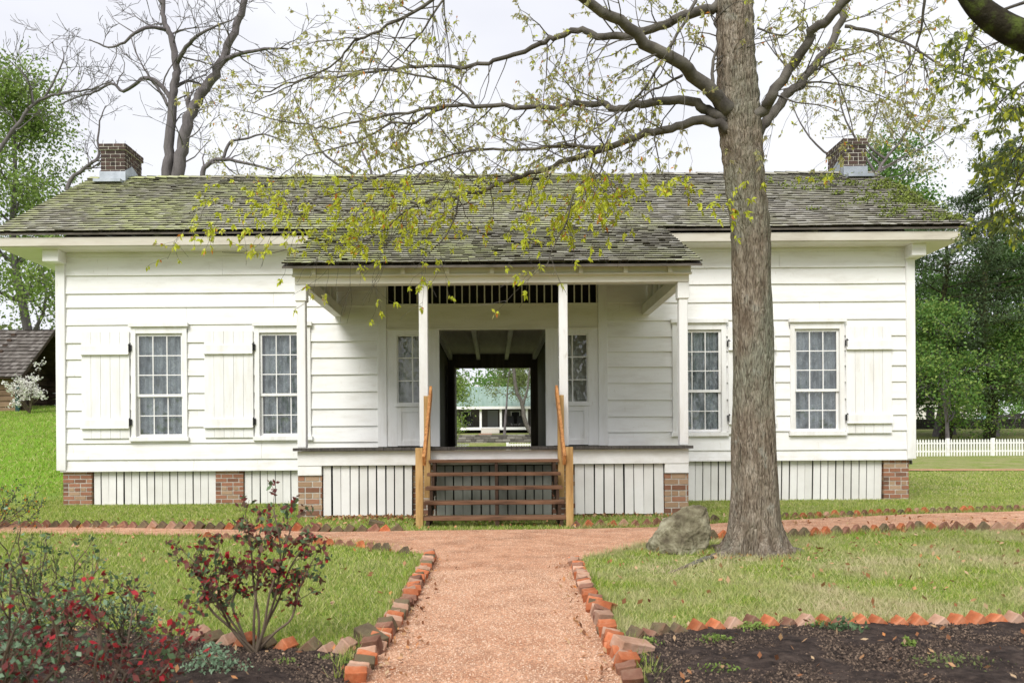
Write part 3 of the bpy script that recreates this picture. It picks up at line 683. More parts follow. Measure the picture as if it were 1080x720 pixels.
# steps with rails
st = MB(); 
steps = empty('porch_steps', (0, -3.6, 0)); steps.parent = house; steps.matrix_parent_inverse = Matrix.Translation(-house.location)
def SB(mb, name, m, bevel=.004):
    o = mb.build(name, m, None, bevel=bevel); o.parent = steps; o.matrix_parent_inverse = Matrix.Translation(-steps.location); return o
lev = [(.11, -4.42), (.29, -4.12), (.47, -3.82), (.65, -3.52), (.83, -3.22)]
for z, y in lev:
    mb = MB(); mb.box(-.93, .95, y, y+.135, z-.02, z+.025); mb.box(-.93, .95, y+.145, y+.28, z-.02, z+.025); SB(mb, 'tread', TREAD)
for x in (-.85, .045, .88):
    mb = MB(); pts = [(-4.36, -.02), (-4.36, .088)]
    for (z, y), (z2, y2) in zip(lev, lev[1:]): pts += [(y2+.01, z-.022), (y2+.01, z2-.022)]
    pts += [(-2.99, .808), (-2.99, .55), (-4.1, -.02)]
    # notched outline, built as column slices so that it stays convex
    for (z, y) in lev: mb.box(x-.022, x+.022, y+.012, min(y+.30, -2.99), max(-.02, z-.30), z-.021)
    SB(mb, 'stringer', STRING, 0)
mb = MB(); mb.box(.02, .075, -4.40, -4.37, -.02, .09); SB(mb, 'foot_block', TREAD)
for s in (-1, 1):
    x = -.955 if s < 0 else .985
    mb = MB(); mb.box(x-.047, x+.047, -4.44, -4.345, -.03, 1.03); SB(mb, 'newel_post', PINE)
    mb = MB(); mb.box(x-.045, x+.045, -3.17, -3.08, .3, 1.78); SB(mb, 'newel_post', PINE)
    xr = x-s*.07
    mb = MB(); a, b = Vector((xr, -4.50, .86)), Vector((xr+s*.02, -3.02, 1.87))
    d = b-a; t = d.normalized(); up = Vector((0, -t.z, t.y)); h = .075; e = .02
    mb.add([a-up*h+Vector((-e, 0, 0)), a-up*h+Vector((e, 0, 0)), a+up*h+Vector((e, 0, 0)), a+up*h+Vector((-e, 0, 0)), b-up*h+Vector((-e, 0, 0)), b-up*h+Vector((e, 0, 0)), b+up*h+Vector((e, 0, 0)), b+up*h+Vector((-e, 0, 0))],
           [(0, 1, 2, 3), (7, 6, 5, 4), (0, 4, 5, 1), (3, 2, 6, 7), (0, 3, 7, 4), (1, 5, 6, 2)]); SB(mb, 'handrail', RAIL)

# ------------------------------------------------------------------ barn, left
bz = 2.6
barn = empty('barn', (-22.5, 20.3, bz), 'small dark log barn with grey shingle roof on the green rise', 'barn')
LOG = mat('barn_log', [(.10, .06, .035), (.2, .13, .08), (.3, .2, .13)], 3, (.5, 1, 3), rough=.9, isl=[(.13, .08, .05), (.28, .19, .12)], islmix=.5, bump=.01, bscale=14)
DLOG = mat('dark_log', [(.035, .022, .016), (.08, .05, .035)], 3, (1, .5, 3), rough=.9)
mb = MB()
for i in range(8): mb.box(-25.6, -19.45, 18.1, 18.3, 2.3+i*.24, 2.52+i*.24)
mb.build('log_wall', LOG, barn, bevel=.02)
mb = MB()
for i in range(14):
    z = 2.3+i*.27; hw = 2.5 if z < 4.0 else max(.1, 2.5*(6.2-z)/2.2); mb.box(-20.9, -20.7, 20.3-hw, 20.3+hw, z, z+.25)
for i in range(7): mb.box(-25.6, -19.45, 22.3, 22.5, 2.3+i*.27, 2.55+i*.27)
mb.build('log_wall', DLOG, barn, bevel=.02)
mb = MB(); mb.box(-19.5, -19.3, 18.1, 18.3, 2.3, 4.1); mb.build('post', DLOG, barn); mb = MB(); mb.box(-19.5, -19.3, 22.3, 22.5, 2.3, 4.1); mb.build('post', DLOG, barn); mb = MB(); mb.box(-25.8, -19.3, 17.9, 18.1, 3.95, 4.1); mb.build('eave_beam', DLOG, barn)
mb = MB(); mb.box(-21.35, -21.2, 17.95, 18.08, 2.3, 4.0); mb.build('door_post', mat('rust_red', [(.3, .1, .06), (.4, .16, .1)], rough=.9), barn)
mb = MB(); mb.box(-19.55, -19.4, 17.9, 18.0, 2.4, 3.7); mb.build('tarp', mat('dark_green', [(.02, .06, .055)], rough=.8), barn)
mb = MB(); dk = MB(); slope_roof(mb, dk, -26.2, -19.2, 17.7, 3.98, 20.3, 6.3, expo=.26, th=.05, wavy=.06); slope_roof(mb, dk, -26.2, -19.2, 22.9, 3.98, 20.3, 6.3, expo=.26, th=.05)
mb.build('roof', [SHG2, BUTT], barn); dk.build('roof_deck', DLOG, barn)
mb = MB()
for s in (-1, 1): mb.add([(-19.25, 20.3+s*2.55, 3.95), (-19.25, 20.3, 6.2), (-19.25, 20.3, 6.05), (-19.25, 20.3+s*2.45, 3.85)], [(0, 1, 2, 3)])
mb.build('barge_board', DLOG, barn)

# ------------------------------------------------------------------ far house, wall, fences
fh = empty('far_house', (0, 63, 2.2), 'far cottage with green roof and white porch posts seen through the passage', 'house')
def FP(px, py, d): return P(px, py, d)
GROOF = mat('green_tin', [(.18, .27, .22), (.27, .36, .3)], .6, (3, .3, .3), rough=.5)
FWALL = mat('far_wall', [(.09, .08, .07), (.16, .14, .12)], 1, rough=.9)
mb = MB(); mb.prism([(60.0, 4.72), (65.5, 7.0), (71, 4.72), (71, 4.6), (65.5, 6.85), (60, 4.6)], -11, 11)
for i in range(55): mb.prism([(60.02, 4.722), (65.48, 6.99), (65.48, 7.04), (60.02, 4.78)], -11+i*.4, -10.96+i*.4)
mb.build('roof', GROOF, fh)
mb = MB(); mb.box(-10.5, 10.5, 63, 70, 2.2, 4.7); mb.build('wall', FWALL, fh)
mb = MB(); mb.box(-11, 11, 59.95, 60.05, 4.5, 4.75); mb.build('fascia', WHITE, fh)
mb = MB(); mb.box(-10.6, 10.6, 60.2, 63, 2.55, 2.8); mb.build('porch_floor', WHITE, fh)
for x in (-9.2, -6.5, -3.9, -1.15, .75, 3.2, 5.9, 8.6):
    mb = MB(); mb.box(x-.1, x+.1, 60.3, 60.5, 2.8, 4.55); mb.build('porch_post', WHITE, fh)
for x in (-2.6, 2.2, -7, 7):
    mb = MB(); mb.box(x-.45, x+.45, 62.9, 62.98, 3.1, 4.4); o = mb.build('window', WHITE, fh)
    g = MB(); g.box(x-.38, x+.38, 62.86, 62.9, 3.15, 4.34); g.build('pane', DARK, o).matrix_parent_inverse = Matrix()
mb = MB(); mb.box(-.5, .5, 62.9, 62.98, 2.8, 4.5); mb.build('door', mat('far_door', [(.25, .25, .24)], rough=.7), fh)
mb = MB()
for i in range(4): mb.box(-1.1, .6, 60.1-i*.3-.3, 60.1-i*.3, 2.2, 2.72-i*.14)
mb.build('steps', MORTAR, fh)
# dark rocking chairs on that porch are individual seats
def far_chair(x, lab):
    o = empty('porch_chair', (x, 61.2, 2.8), lab, 'chair', 'dark chairs on the far porch'); c = IRON
    mb = MB(); mb.box(x-.28, x+.28, 60.9, 61.4, 3.2, 3.25); mb.build('seat', c, o)
    mb = MB(); mb.box(x-.28, x+.28, 61.4, 61.45, 3.25, 3.9); mb.build('backrest', c, o)
    for a in (-.25, .25):
        for b in (60.93, 61.37): mb = MB(); mb.box(x+a-.03, x+a+.03, b-.03, b+.03, 2.8, 3.2); mb.build('leg', c, o)
far_chair(-2.2, 'dark chair on the far porch, just left of its steps'); far_chair(1.7, 'dark chair on the far porch, just right of its steps'); far_chair(2.6, 'dark chair on the far porch, beside the rightmost visible post')
mb = MB(); mb.add([(-.9, 48.5, .66+.5), (.5, 48.5, .66+.5), (.5, 59, 2.2), (-.9, 59, 2.2)], [(0, 1, 2, 3)])
for q in range(12):
    pass
bw = MB(); bw.add([(x, y, terrain(x, y)+.03) for y in (50.5, 54, 59) for x in (-1.3, -.1)], [(0, 1, 3, 2), (2, 3, 5, 4)]); tag(bw.build('brick_walk', BRICK), kind='structure')
def stone_wall(name, x0, x1, y, z0, h, lab, dark=False):
    m_ = mat('field_stone', [(.08, .07, .06), (.25, .23, .21)], 3, rough=.95, isl=[(.06, .055, .05), (.16, .145, .13), (.34, .32, .29)], islmix=.7)
    if dark: m_ = mat('dark_stone', [(.03, .03, .025), (.08, .075, .06)], 2, rough=.95)
    mb = MB(); zz = z0
    for r in range(4):
        x = x0
        while x < x1:
            wd = random.uniform(.25, .7); hh = h/4
            mb.box(x, min(x+wd-.02, x1), y-.2-random.uniform(0, .05), y+.2, zz, zz+hh-.02); x += wd
        zz += h/4
    mb.box(x0, x1, y-.17, y+.17, z0, z0+h-.05)
    return tag(mb.build(name, m_, bevel=.02), lab, 'wall')
stone_wall('stone_wall', -9, 9, 45.0, 1.2, .72, 'low grey stone retaining wall below the far cottage lawn')
def picket_fence(x0, x1, y, lab, h=.95, step=.16, wd=.085):
    z = terrain(x0, y); o = empty('picket_fence', ((x0+x1)/2, y, z), lab, 'fence'); 
    pk = MB(); pk.prism([(-.01, 0), (.01, 0), (.01, h), (-.01, h)], -wd/2, wd/2)
    me = None; n = int((x1-x0)/step)
    for i in range(n):
        x = x0+i*step
        if me is None:
            v = [(-wd/2, 0), (wd/2, 0), (wd/2, h-.06), (0, h), (-wd/2, h-.06)]
            m2 = MB(); m2.add([(a, -.01, b) for a, b in v]+[(a, .01, b) for a, b in v], [(0, 1, 2, 3, 4), (9, 8, 7, 6, 5)]+[(i_, i_+5, (i_+1) % 5+5, (i_+1) % 5) for i_ in range(5)])
            q = m2.build('picket', WHITEV); me = q.data
        else: q = bpy.data.objects.new('picket', me); COL.objects.link(q)
        q.parent = o; q.location = Vector((x, y-.03, z))-o.location
    for zz in (.22, .68): mb = MB(); mb.box(x0-.05, x1, y, y+.04, z+zz, z+zz+.09); mb.build('rail', WHITE, o)
    x = x0
    while x <= x1: mb = MB(); mb.box(x-.08, x+.08, y-.05, y+.09, z, z+h+.05); mb.build('fence_post', WHITE, o); x += 2.55
picket_fence(20.6, 36.5, 30.3, 'long white picket fence across the lawn right of the house')
picket_fence(-6.2, -1.5, 35.0, 'white picket fence at the left side of the passage view, below the stone wall', h=.82)
picket_fence(.9, 5.5, 35.0, 'white picket fence at the right side of the passage view, below the stone wall', h=.82)

# right far side: low dark wall, cream building, parked car
stone_wall('low_wall', 25, 95, 62, 2.35, 1.0, 'low dark stone wall beyond the picket fence and tree trunks', True)
fb = empty('far_building', (47, 85, 2.6), 'pale cream building half hidden behind the trees right of the house', 'building')
mb = MB(); mb.box(44, 58, 80, 90, 2.5, 6.2); mb.build('wall', CREAM, fb); mb = MB(); mb.prism([(79.2, 6.2), (85, 8.4), (90.8, 6.2)], 43.5, 58.5); mb.build('roof', SHG2, fb)
for x in (46, 49, 52, 55): mb = MB(); mb.box(x-.5, x+.5, 79.93, 79.98, 3.5, 5.3); mb.build('window', DARK, fb)
car = empty('parked_car', (55, 73, 2.5), 'grey green car parked far away behind the low wall', 'car')
mb = MB(); mb.prism([(-.9, .3), (.9, .3), (.9, .95), (-.9, .95)], -2.2, 2.2); 
cm = MB(); pr = [(-2.2, .35), (2.2, .35), (2.25, .85), (1.2, .98), (.75, 1.45), (-1.0, 1.48), (-1.7, 1.0), (-2.25, .9)]
cm.add([(55+a, 72.15, 2.5+b) for a, b in pr]+[(55+a, 73.85, 2.5+b) for a, b in pr], [tuple(range(8)), tuple(range(15, 7, -1))]+[(i, i+8, (i+1) % 8+8, (i+1) % 8) for i in range(8)])
cm.build('body', mat('car_paint', [(.25, .36, .34)], rough=.3), car, bevel=.05)
wmb = MB(); pr = [(1.05, 1.0), (.68, 1.38), (-.95, 1.4), (-1.5, 1.02)]; wmb.add([(55+a, 72.13, 2.5+b) for a, b in pr], [(0, 1, 2, 3)]); wmb.build('window', DARK, car)
for x in (-1.4, 1.4):
    for y in (72.2, 73.8): mb = MB(); mb.tube([Vector((55+x, y-.1, 2.83)), Vector((55+x, y+.1, 2.83))], [.33, .33], 16); mb.build('wheel', IRON, car)

# ------------------------------------------------------------------ edging bricks
def brickmesh(name, m, seed):
    rr = random.Random(seed); mb = MB(); a, b, c = .1, .05, .032
    v = [Vector((x*(a+rr.uniform(-.004, .004)), y*(b+rr.uniform(-.003, .003)), z*(c+rr.uniform(-.003, .003)))) for z in (-1, 1) for y in (-1, 1) for x in (-1, 1)]
    mb.add(v, [(0, 2, 3, 1), (4, 5, 7, 6), (0, 1, 5, 4), (2, 6, 7, 3), (0, 4, 6, 2), (1, 3, 7, 5)])
    me = bpy.data.meshes.new(name); me.from_pydata(mb.v, [], mb.f); me.materials.append(m)
    import bmesh
    bm = bmesh.new(); bm.from_mesh(me); bmesh.ops.bevel(bm, geom=bm.edges[:], offset=.0045, segments=1, affect='EDGES')
    bmesh.ops.subdivide_edges(bm, edges=[e for e in bm.edges if e.calc_length() > .03], cuts=3, use_grid_fill=True)
    for q in bm.verts: q.co += Vector((1, 1, 1))*.0022*mnoise.noise(q.co*60+Vector((seed, 0, 0))) + q.co.normalized()*.004*mnoise.noise(q.co*18+Vector((seed*3, 1, 0)))
    bm.to_mesh(me); bm.free(); return me
def bm_(n, c): return mat(n, c, 9, (1, 1, 1), 6, rough=.92, bump=.004, bscale=70, objrand=.25, spec=.15, lo=.3, hi=.7)
BCOL = {'orange': bm_('orange_brick', [(.22, .075, .035), (.42, .13, .055), (.50, .23, .13)]),
        'brown': bm_('brown_brick', [(.13, .06, .04), (.24, .12, .08), (.3, .19, .13)]),
        'pinkish tan': bm_('tan_brick', [(.28, .16, .1), (.42, .25, .17), (.48, .33, .25)]),
        'dark mossy': bm_('mossy_brick', [(.08, .055, .04), (.15, .12, .07), (.17, .09, .06)])}
BMESH = {k: [brickmesh('edging_brick', m, i*7+j) for j in range(4)] for i, (k, m) in enumerate(BCOL.items())}
def lay(poly, pitch, mode, where, wts, group, jit=1.0, z=.03, skip=0, lean=45):
    # walk along the polyline
    P_ = [Vector((x, y, 0)) for x, y in poly]; carry = 0
    for a, b in zip(P_, P_[1:]):
        L_ = (b-a).length; t = (b-a)/L_; s = carry
        ang = math.atan2(t.y, t.x)
        while s < L_:
            p = a+t*s; s += pitch*random.uniform(.93, 1.1)
            if random.random() < skip: continue
            c = random.choices(list(BCOL), wts)[0]; sc_ = random.uniform(.85, 1.05)*(.86 if lean > 60 else 1)
            o = bpy.data.objects.new('edging_brick', random.choice(BMESH[c])); COL.objects.link(o)
            # 'saw': stretcher face along the row, corner up; 'edge': thin side along the row
            R0 = Matrix.Rotation(R(90), 4, 'X') if mode == 'saw' else Matrix.Identity(4)
            tilt = Matrix.Rotation(R(-lean+random.uniform(-9, 9)*jit), 4, 'Y')
            yaw = Matrix.Rotation(ang+R(random.uniform(-7, 7)*jit), 4, 'Z')
            roll = Matrix.Rotation(R(random.uniform(-6, 6)*jit), 4, 'X')
            o.matrix_world = Matrix.Translation(p+Vector((0, 0, z+random.uniform(-.012, .008)))) @ yaw @ roll @ tilt @ R0 @ Matrix.Diagonal((sc_, .95, .95, 1))
            tag(o, f'{c} brick {where}', 'brick', group)
        carry = s-L_
W1 = [.38, .24, .28, .1]; W2 = [.22, .43, .12, .23]; W3 = [.1, .35, .1, .45]
lay(PL[::-1], .07, 'edge', 'standing in the edging row along the left side of the front path', W1, 'bricks edging the left side of the front path', 2.2, -.006, .03, lean=62)
lay(PR[::-1], .073, 'edge', 'standing in the edging row along the right side of the front path', W1, 'bricks edging the right side of the front path', 2.6, -.008, .05, lean=62)
lay(gp([(430, 584), (380, 577), (300, 572), (222, 568)]), .14, 'saw', 'along the near left edge of the cross path', W3, 'bricks along the near left edge of the cross path', .8, -.02)
lay(FL, .14, 'saw', 'on the house side of the cross path, left of the steps', W3, 'bricks on the house side of the cross path, left', 1.3, .0, .03)
lay(gp([(606, 556), (700, 554), (752, 551), (828, 547)]), .15, 'saw', 'standing between the steps and the oak trunk', W3, 'bricks between the steps and the oak', 1.6, .0, .15)
lay(gp([(829, 547.5), (960, 541.5), (1120, 537)]), .135, 'saw', 'on the house side of the cross path, right of the oak', W2, 'bricks on the house side of the cross path, right', .9, -.005)
lay(gp([(748, 569), (832, 567), (893, 564), (970, 559), (1110, 560)]), .14, 'saw', 'along the near right edge of the cross path', W2, 'bricks along the near right edge of the cross path', .9, .012)
lay(rb_row, .107, 'edge', 'tilted in the sawtooth row behind the right planting bed', [.5, .15, .27, .08], 'bricks bordering the right planting bed', 1.2, -.012)
lay(lb_row, .112, 'edge', 'tilted in the sawtooth row behind the left planting bed', [.5, .15, .25, .1], 'bricks bordering the left planting bed', 1.2, -.008)
# loose bricks
for i, (px, py, c, rz, lab) in enumerate([(668, 692, 'pinkish tan', 25, 'loose pinkish tan brick lying at the corner of right bed and path'), (735, 640, 'orange', 60, None), (392, 682, 'dark mossy', -50, 'loose mossy brick leaning at the corner of left bed and path'),
                         (398, 556, 'dark mossy', 5, 'dark brick lying flat beside the left newel post'), (640, 648, 'orange', 70, 'loose orange brick leaning out of the row right of the path')]):
    if not lab: continue
    o = bpy.data.objects.new('loose_brick', BMESH[c][i % 4]); COL.objects.link(o); g = G(px, py)
    o.matrix_world = Matrix.Translation(g+Vector((0, 0, .05))) @ Matrix.Rotation(R(rz), 4, 'Z') @ Matrix.Rotation(R(14), 4, 'Y') @ Matrix.Rotation(R(12), 4, 'X'); tag(o, lab, 'brick')

# ------------------------------------------------------------------ branches and trees
def smooth(pts, n=4):
    o = []
    for i in range(len(pts)-1):
        p0, p1, p2, p3 = pts[max(i-1, 0)], pts[i], pts[i+1], pts[min(i+2, len(pts)-1)]
        for k in range(n):
            t = k/n; o.append(.5*((2*p1)+(-p0+p2)*t+(2*p0-5*p1+4*p2-p3)*t*t+(-p0+3*p1-3*p2+p3)*t**3))
    return o+[pts[-1]]
def rv(): return Vector((random.gauss(0, 1), random.gauss(0, 1), random.gauss(0, 1)))
def grow(mb, p, d, L_, r, lvl, tips, up=.1, wig=.28, kids=(3, 5), seg=6, spread=.9, sides=5, minr=.002, ratio=.62, flat=1.0):
    pts = [p.copy()]; rad = [r]; d = d.normalized(); st_ = L_/seg
    for i in range(seg):
        q = rv()*wig; q.z = q.z*flat+up; d = (d+q*.5).normalized(); pts.append(pts[-1]+d*st_); rad.append(max(minr, r*(1-.75*(i+1)/seg)))
    mb.tube(pts, rad, sides)
    if lvl <= 0: tips.append((pts[-1], d)); tips.append((pts[seg//2], d)); return
    for k in range(random.randint(*kids)):
        t = random.uniform(.25, 1.0); i = min(seg-1, int(t*seg)); q = pts[i]+(pts[i+1]-pts[i])*(t*seg-i if t < 1 else 1)
        td = (pts[i+1]-pts[i]).normalized(); s = rv(); s.z *= flat; s = (s-td*s.dot(td)).normalized()
        grow(mb, q, td+s*spread, L_*ratio*random.uniform(.7, 1.15), max(minr, rad[i]*.6), lvl-1, tips, up, wig, kids, max(3, seg-1), spread, max(3, sides-1), minr, ratio, flat)
    tips.append((pts[-1], d))

# --- the big oak in front
oak = empty('oak_tree', (2.5, -7.03, 0), 'tall oak with ridged grey trunk in front of the house, young yellow green leaves', 'tree')
OD = 7.67
tp = [(793, 594, .43), (794, 588, .38), (795, 578, .315), (796, 565, .275), (797, 545, .25), (797, 520, .228), (797, 480, .212), (796, 420, .201), (795, 360, .194), (793, 300, .190), (791, 240, .195), (787, 200, .192), (784, 160, .198), (781, 125, .206), (779, 95, .200), (777, 60, .190), (776, 20, .186), (775, 0, .184), (774, -60, .17), (776, -160, .15), (770, -300, .11), (780, -480, .04)]
tpts = [P(a, b, OD) for a, b, c in tp]; tr_ = [c for a, b, c in tp]
sp = smooth(tpts, 8); sr = [tr_[min(i//8, len(tr_)-1)]*(1-(i % 8)/8)+tr_[min(i//8+1, len(tr_)-1)]*((i % 8)/8) for i in range(len(sp))]
mb = MB(); n = 64; vs_ = []; fs = []
for i, (p, r) in enumerate(zip(sp, sr)):
    for k in range(n):
        a = 2*math.pi*k/n; z = p.z
        lob = 1+.5*max(0, .32-z)/.32*(.42*math.cos(5*a+.6)+.25*math.cos(3*a+2)+.38*math.cos(8*a))
        if z < .05: lob += .22*max(0, math.cos(5*a+.6))
        q = Vector((math.cos(a)*2.2, math.sin(a)*2.2, z*1.1))
        fur = -.012+.016*mnoise.noise(Vector((math.cos(a)*5.5, math.sin(a)*5.5, z*1.1)))+.010*mnoise.noise(Vector((math.cos(a)*13, math.sin(a)*13, z*2.4)))+.02*mnoise.noise(q)
        if z > 3: fur += .006*math.sin(z*42+2*math.sin(a*2))
        rr = r*lob+fur
        vs_.append((p.x+rr*math.cos(a), p.y+rr*math.sin(a), z if z > .02 else z-.06))
    if i:
        for k in range(n): a, b = (i-1)*n+k, (i-1)*n+(k+1) % n; fs.append((a, b, b+n, a+n))
mb.add(vs_, fs)
# surface roots
for pl, r in (([(776, 582, 7.6), (760, 586, 7.45), (742, 591, 7.3), (724, 598, 7.05), (706, 604, 6.8)], .045), ([(812, 583, 7.6), (826, 586, 7.5), (838, 588, 7.4)], .05), ([(780, 584, 7.5), (766, 583, 7.6), (755, 581, 7.8)], .04)):
    q = [Vector((G(a, b).x, G(a, b).y, .02*(1-i/len(pl))-.01)) for i, (a, b, d) in enumerate(pl)]; q = smooth(q, 4)
    mb.tube(q, [r*(1-.75*i/len(q)) for i in range(len(q))], 10)
mb.build('trunk', BARK, oak, smooth=True)
limbs = [ # (points (px,py,depth), start radius, end radius)
 ([(768, 118, 7.6), (752, 97, 7.5), (725, 74, 7.35), (690, 50, 7.2), (655, 24, 7.05), (615, -2, 6.9), (560, -40, 6.7), (500, -95, 6.5)], .078, .03),
 ([(768, 5, 7.7), (745, 10, 7.7), (712, 20, 7.75), (688, 33, 7.8), (660, 38, 7.9), (632, 39, 7.95), (615, 32, 8.0), (590, 38, 8.1), (570, 47, 8.15), (535, 60, 8.3), (508, 69, 8.4), (465, 69, 8.6), (420, 73, 8.8), (370, 80, 9.0), (320, 84, 9.2), (285, 95, 9.3), (262, 98, 9.4)], .052, .006),
 ([(768, 128, 7.6), (745, 117, 7.6), (733, 108, 7.6), (700, 106, 7.65), (672, 113, 7.7), (655, 116, 7.7), (635, 110, 7.75), (612, 109, 7.8), (590, 113, 7.85), (545, 113, 8.0), (500, 111, 8.15), (468, 113, 8.3), (430, 120, 8.45), (395, 126, 8.6), (350, 134, 8.8), (315, 131, 9.0), (262, 118, 9.2)], .052, .006),
 ([(770, 138, 7.6), (745, 128, 7.6), (720, 131, 7.65), (700, 138, 7.7), (675, 143, 7.75), (652, 153, 7.85), (610, 166, 8.1), (575, 178, 8.3), (545, 188, 8.5), (520, 197, 8.6), (490, 206, 8.8), (470, 209, 8.9), (430, 214, 9.1), (400, 218, 9.3), (370, 222, 9.4), (340, 224, 9.55), (308, 226, 9.7)], .05, .005),
 ([(500, 111, 8.15), (490, 98, 8.2), (470, 86, 8.2), (430, 78, 8.3), (400, 73, 8.4), (370, 76, 8.5), (330, 77, 8.6), (290, 90, 8.7)], .016, .004),
 ([(470, 113, 8.3), (450, 122, 8.25), (435, 130, 8.2), (413, 130, 8.2), (390, 144, 8.2), (365, 154, 8.2), (340, 160, 8.2), (318, 168, 8.3), (297, 186, 8.3)], .018, .004),
 ([(652, 153, 7.85), (620, 155, 7.8), (600, 153, 7.8), (560, 157, 7.8), (510, 158, 7.8), (480, 163, 7.8), (450, 172, 7.8), (410, 184, 7.8), (370, 198, 7.9), (335, 210, 7.9), (310, 220, 7.9)], .02, .004),
 ([(735, 0, 7.6), (720, 28, 7.5), (701, 60, 7.45), (682, 92, 7.4), (658, 114, 7.4), (635, 131, 7.35), (612, 145, 7.3), (585, 152, 7.3)], .017, .005),
 ([(720, 80, 7.5), (700, 90, 7.3), (680, 100, 7.2), (655, 122, 7.1), (640, 150, 7.0), (632, 175, 7.0)], .014, .004),
 ([(490, -20, 6.9), (468, 0, 7.), (450, 28, 7.), (430, 52, 7.1), (412, 72, 7.2), (395, 105, 7.3), (380, 122, 7.3)], .012, .004),
 ([(500, -40, 6.8), (458, 0, 6.9), (420, 22, 7.0), (385, 40, 7.1), (372, 45, 7.1), (355, 66, 7.2), (330, 80, 7.3), (300, 94, 7.4), (270, 108, 7.5)], .018, .004),
 ([(628, 163, 8.0), (622, 182, 8.0), (606, 205, 8.0), (598, 235, 8.0), (587, 255, 8.05), (581, 270, 8.05), (577, 282, 8.05)], .013, .004),
 ([(642, 157, 7.9), (636, 178, 7.9), (622, 198, 7.9), (612, 215, 7.9)], .011, .003),
 ([(484, 208, 8.8), (482, 225, 8.8), (470, 250, 8.8), (458, 262, 8.8), (446, 275, 8.8), (438, 284, 8.8)], .012, .003),
 ([(445, 213, 9.0), (425, 225, 8.9), (405, 243, 8.9), (380, 255, 8.9), (350, 258, 8.9), (310, 262, 8.9), (280, 268, 8.9), (235, 266, 8.9)], .010, .003),
 ([(520, 197, 8.6), (500, 186, 8.6), (470, 190, 8.6), (430, 196, 8.7), (390, 200, 8.8), (340, 195, 9.0), (290, 205, 9.0), (240, 212, 9.0), (200, 225, 9.0)], .012, .003),
 ([(690, 140, 7.7), (694, 160, 7.6), (700, 185, 7.6), (715, 200, 7.6), (735, 215, 7.6)], .008, .003),
 ([(612, 110, 7.8), (611, 130, 7.8), (607, 145, 7.85), (612, 160, 7.9), (612, 178, 7.9)], .012, .004),
 ([(578, 47, 8.1), (577, 80, 8.1), (574, 110, 8.0), (575, 140, 8.0)], .008, .003),
 ([(752, 100, 7.6), (752, 70, 7.6), (758, 45, 7.65), (755, 20, 7.7)], .02, .01),
 # right side
 ([(790, 128, 7.6), (808, 112, 7.5), (820, 92, 7.4), (845, 58, 7.3), (858, 35, 7.2), (880, 14, 7.1), (900, -4, 7.0), (960, -50, 6.8)], .06, .03),
 ([(795, 145, 7.75), (812, 125, 7.8), (828, 104, 7.85), (850, 82, 7.9), (872, 55, 7.95), (885, 30, 8.0), (888, 5, 8.0), (884, -50, 8.)], .055, .03),
 ([(892, 28, 7.9), (920, 33, 7.8), (945, 42, 7.7), (965, 50, 7.6), (985, 64, 7.5), (1010, 76, 7.4), (1050, 90, 7.2), (1090, 105, 7.1)], .018, .005),
 ([(985, -30, 7.3), (975, 5, 7.4), (972, 28, 7.5), (966, 52, 7.6), (960, 72, 7.6), (945, 82, 7.6)], .017, .005),
 ([(828, 96, 7.9), (850, 88, 8.1), (880, 88, 8.3), (915, 96, 8.5), (950, 110, 8.7)], .014, .004),
 ([(862, 66, 7.9), (880, 80, 7.9), (892, 105, 7.9), (902, 145, 7.9)], .012, .004),
 ([(852, 80, 7.9), (880, 64, 8.2), (920, 50, 8.5), (960, 25, 8.7), (990, 8, 8.8)], .014, .004),
 ([(815, 98, 7.6), (840, 108, 7.3), (870, 112, 7.2), (890, 120, 7.1)], .01, .003),
 ([(800, 30, 7.6), (825, 38, 7.5), (845, 25, 7.4), (850, 0, 7.3)], .01, .004),
]
tw = MB(); tipsA = []; tipsB = []
for li, (pl, r0, r1) in enumerate(limbs):
    q = smooth([P(*a) for a in pl], 4)
    # small natural kinks
    for i in range(1, len(q)-1): q[i] = q[i]+rv()*min(.012, r0*.25)
    m_ = len(q); rad = [r0+(r1-r0)*(i/(m_-1))**.75 for i in range(m_)]
    mb = MB(); mb.tube(q, rad, 10 if r0 > .03 else 7); mb.build('limb', LIMB if r0 < .049 else BARK2 if False else LIMB, oak, smooth=True)
    s = 0; start = .55 if r0 > .04 else .12
    for i in range(1, m_):
        s += (q[i]-q[i-1]).length
        if s < start: continue
        if q[i].z < P(0, 262, q[i].y+D0).z and random.random() < .6: continue
        if random.random() < (.85 if li in (14, 15, 6) or (li == 3 and q[i].x < 0) else .5 if r0 > .04 else .62)*(.8 if q[i].x > 2.6 else 1):
            td = (q[i]-q[i-1]).normalized(); sd_ = rv(); sd_.y *= .8; sd_.z = sd_.z*.7-.05; sd_ = (sd_-td*sd_.dot(td)).normalized()
            tl = []
            L1 = random.uniform(.3, .85)
            if q[i].z > 5.3: L1 *= 1.1
            grow(tw, q[i], td*.8+sd_, L1, min(.008, rad[i]*.6), 1, tl, up=-.03, wig=.4, kids=(2, 5), seg=5, spread=.8, sides=4, minr=.0018, ratio=.6, flat=.8)
            for t_ in tl:
                if t_[0].z < P(0, 272, t_[0].y+D0).z and random.random() < .6: continue
                (tipsB if t_[0].z < P(0, 190, t_[0].y+D0).z else tipsA).append(t_)
tw.build('twigs', LIMB, oak)
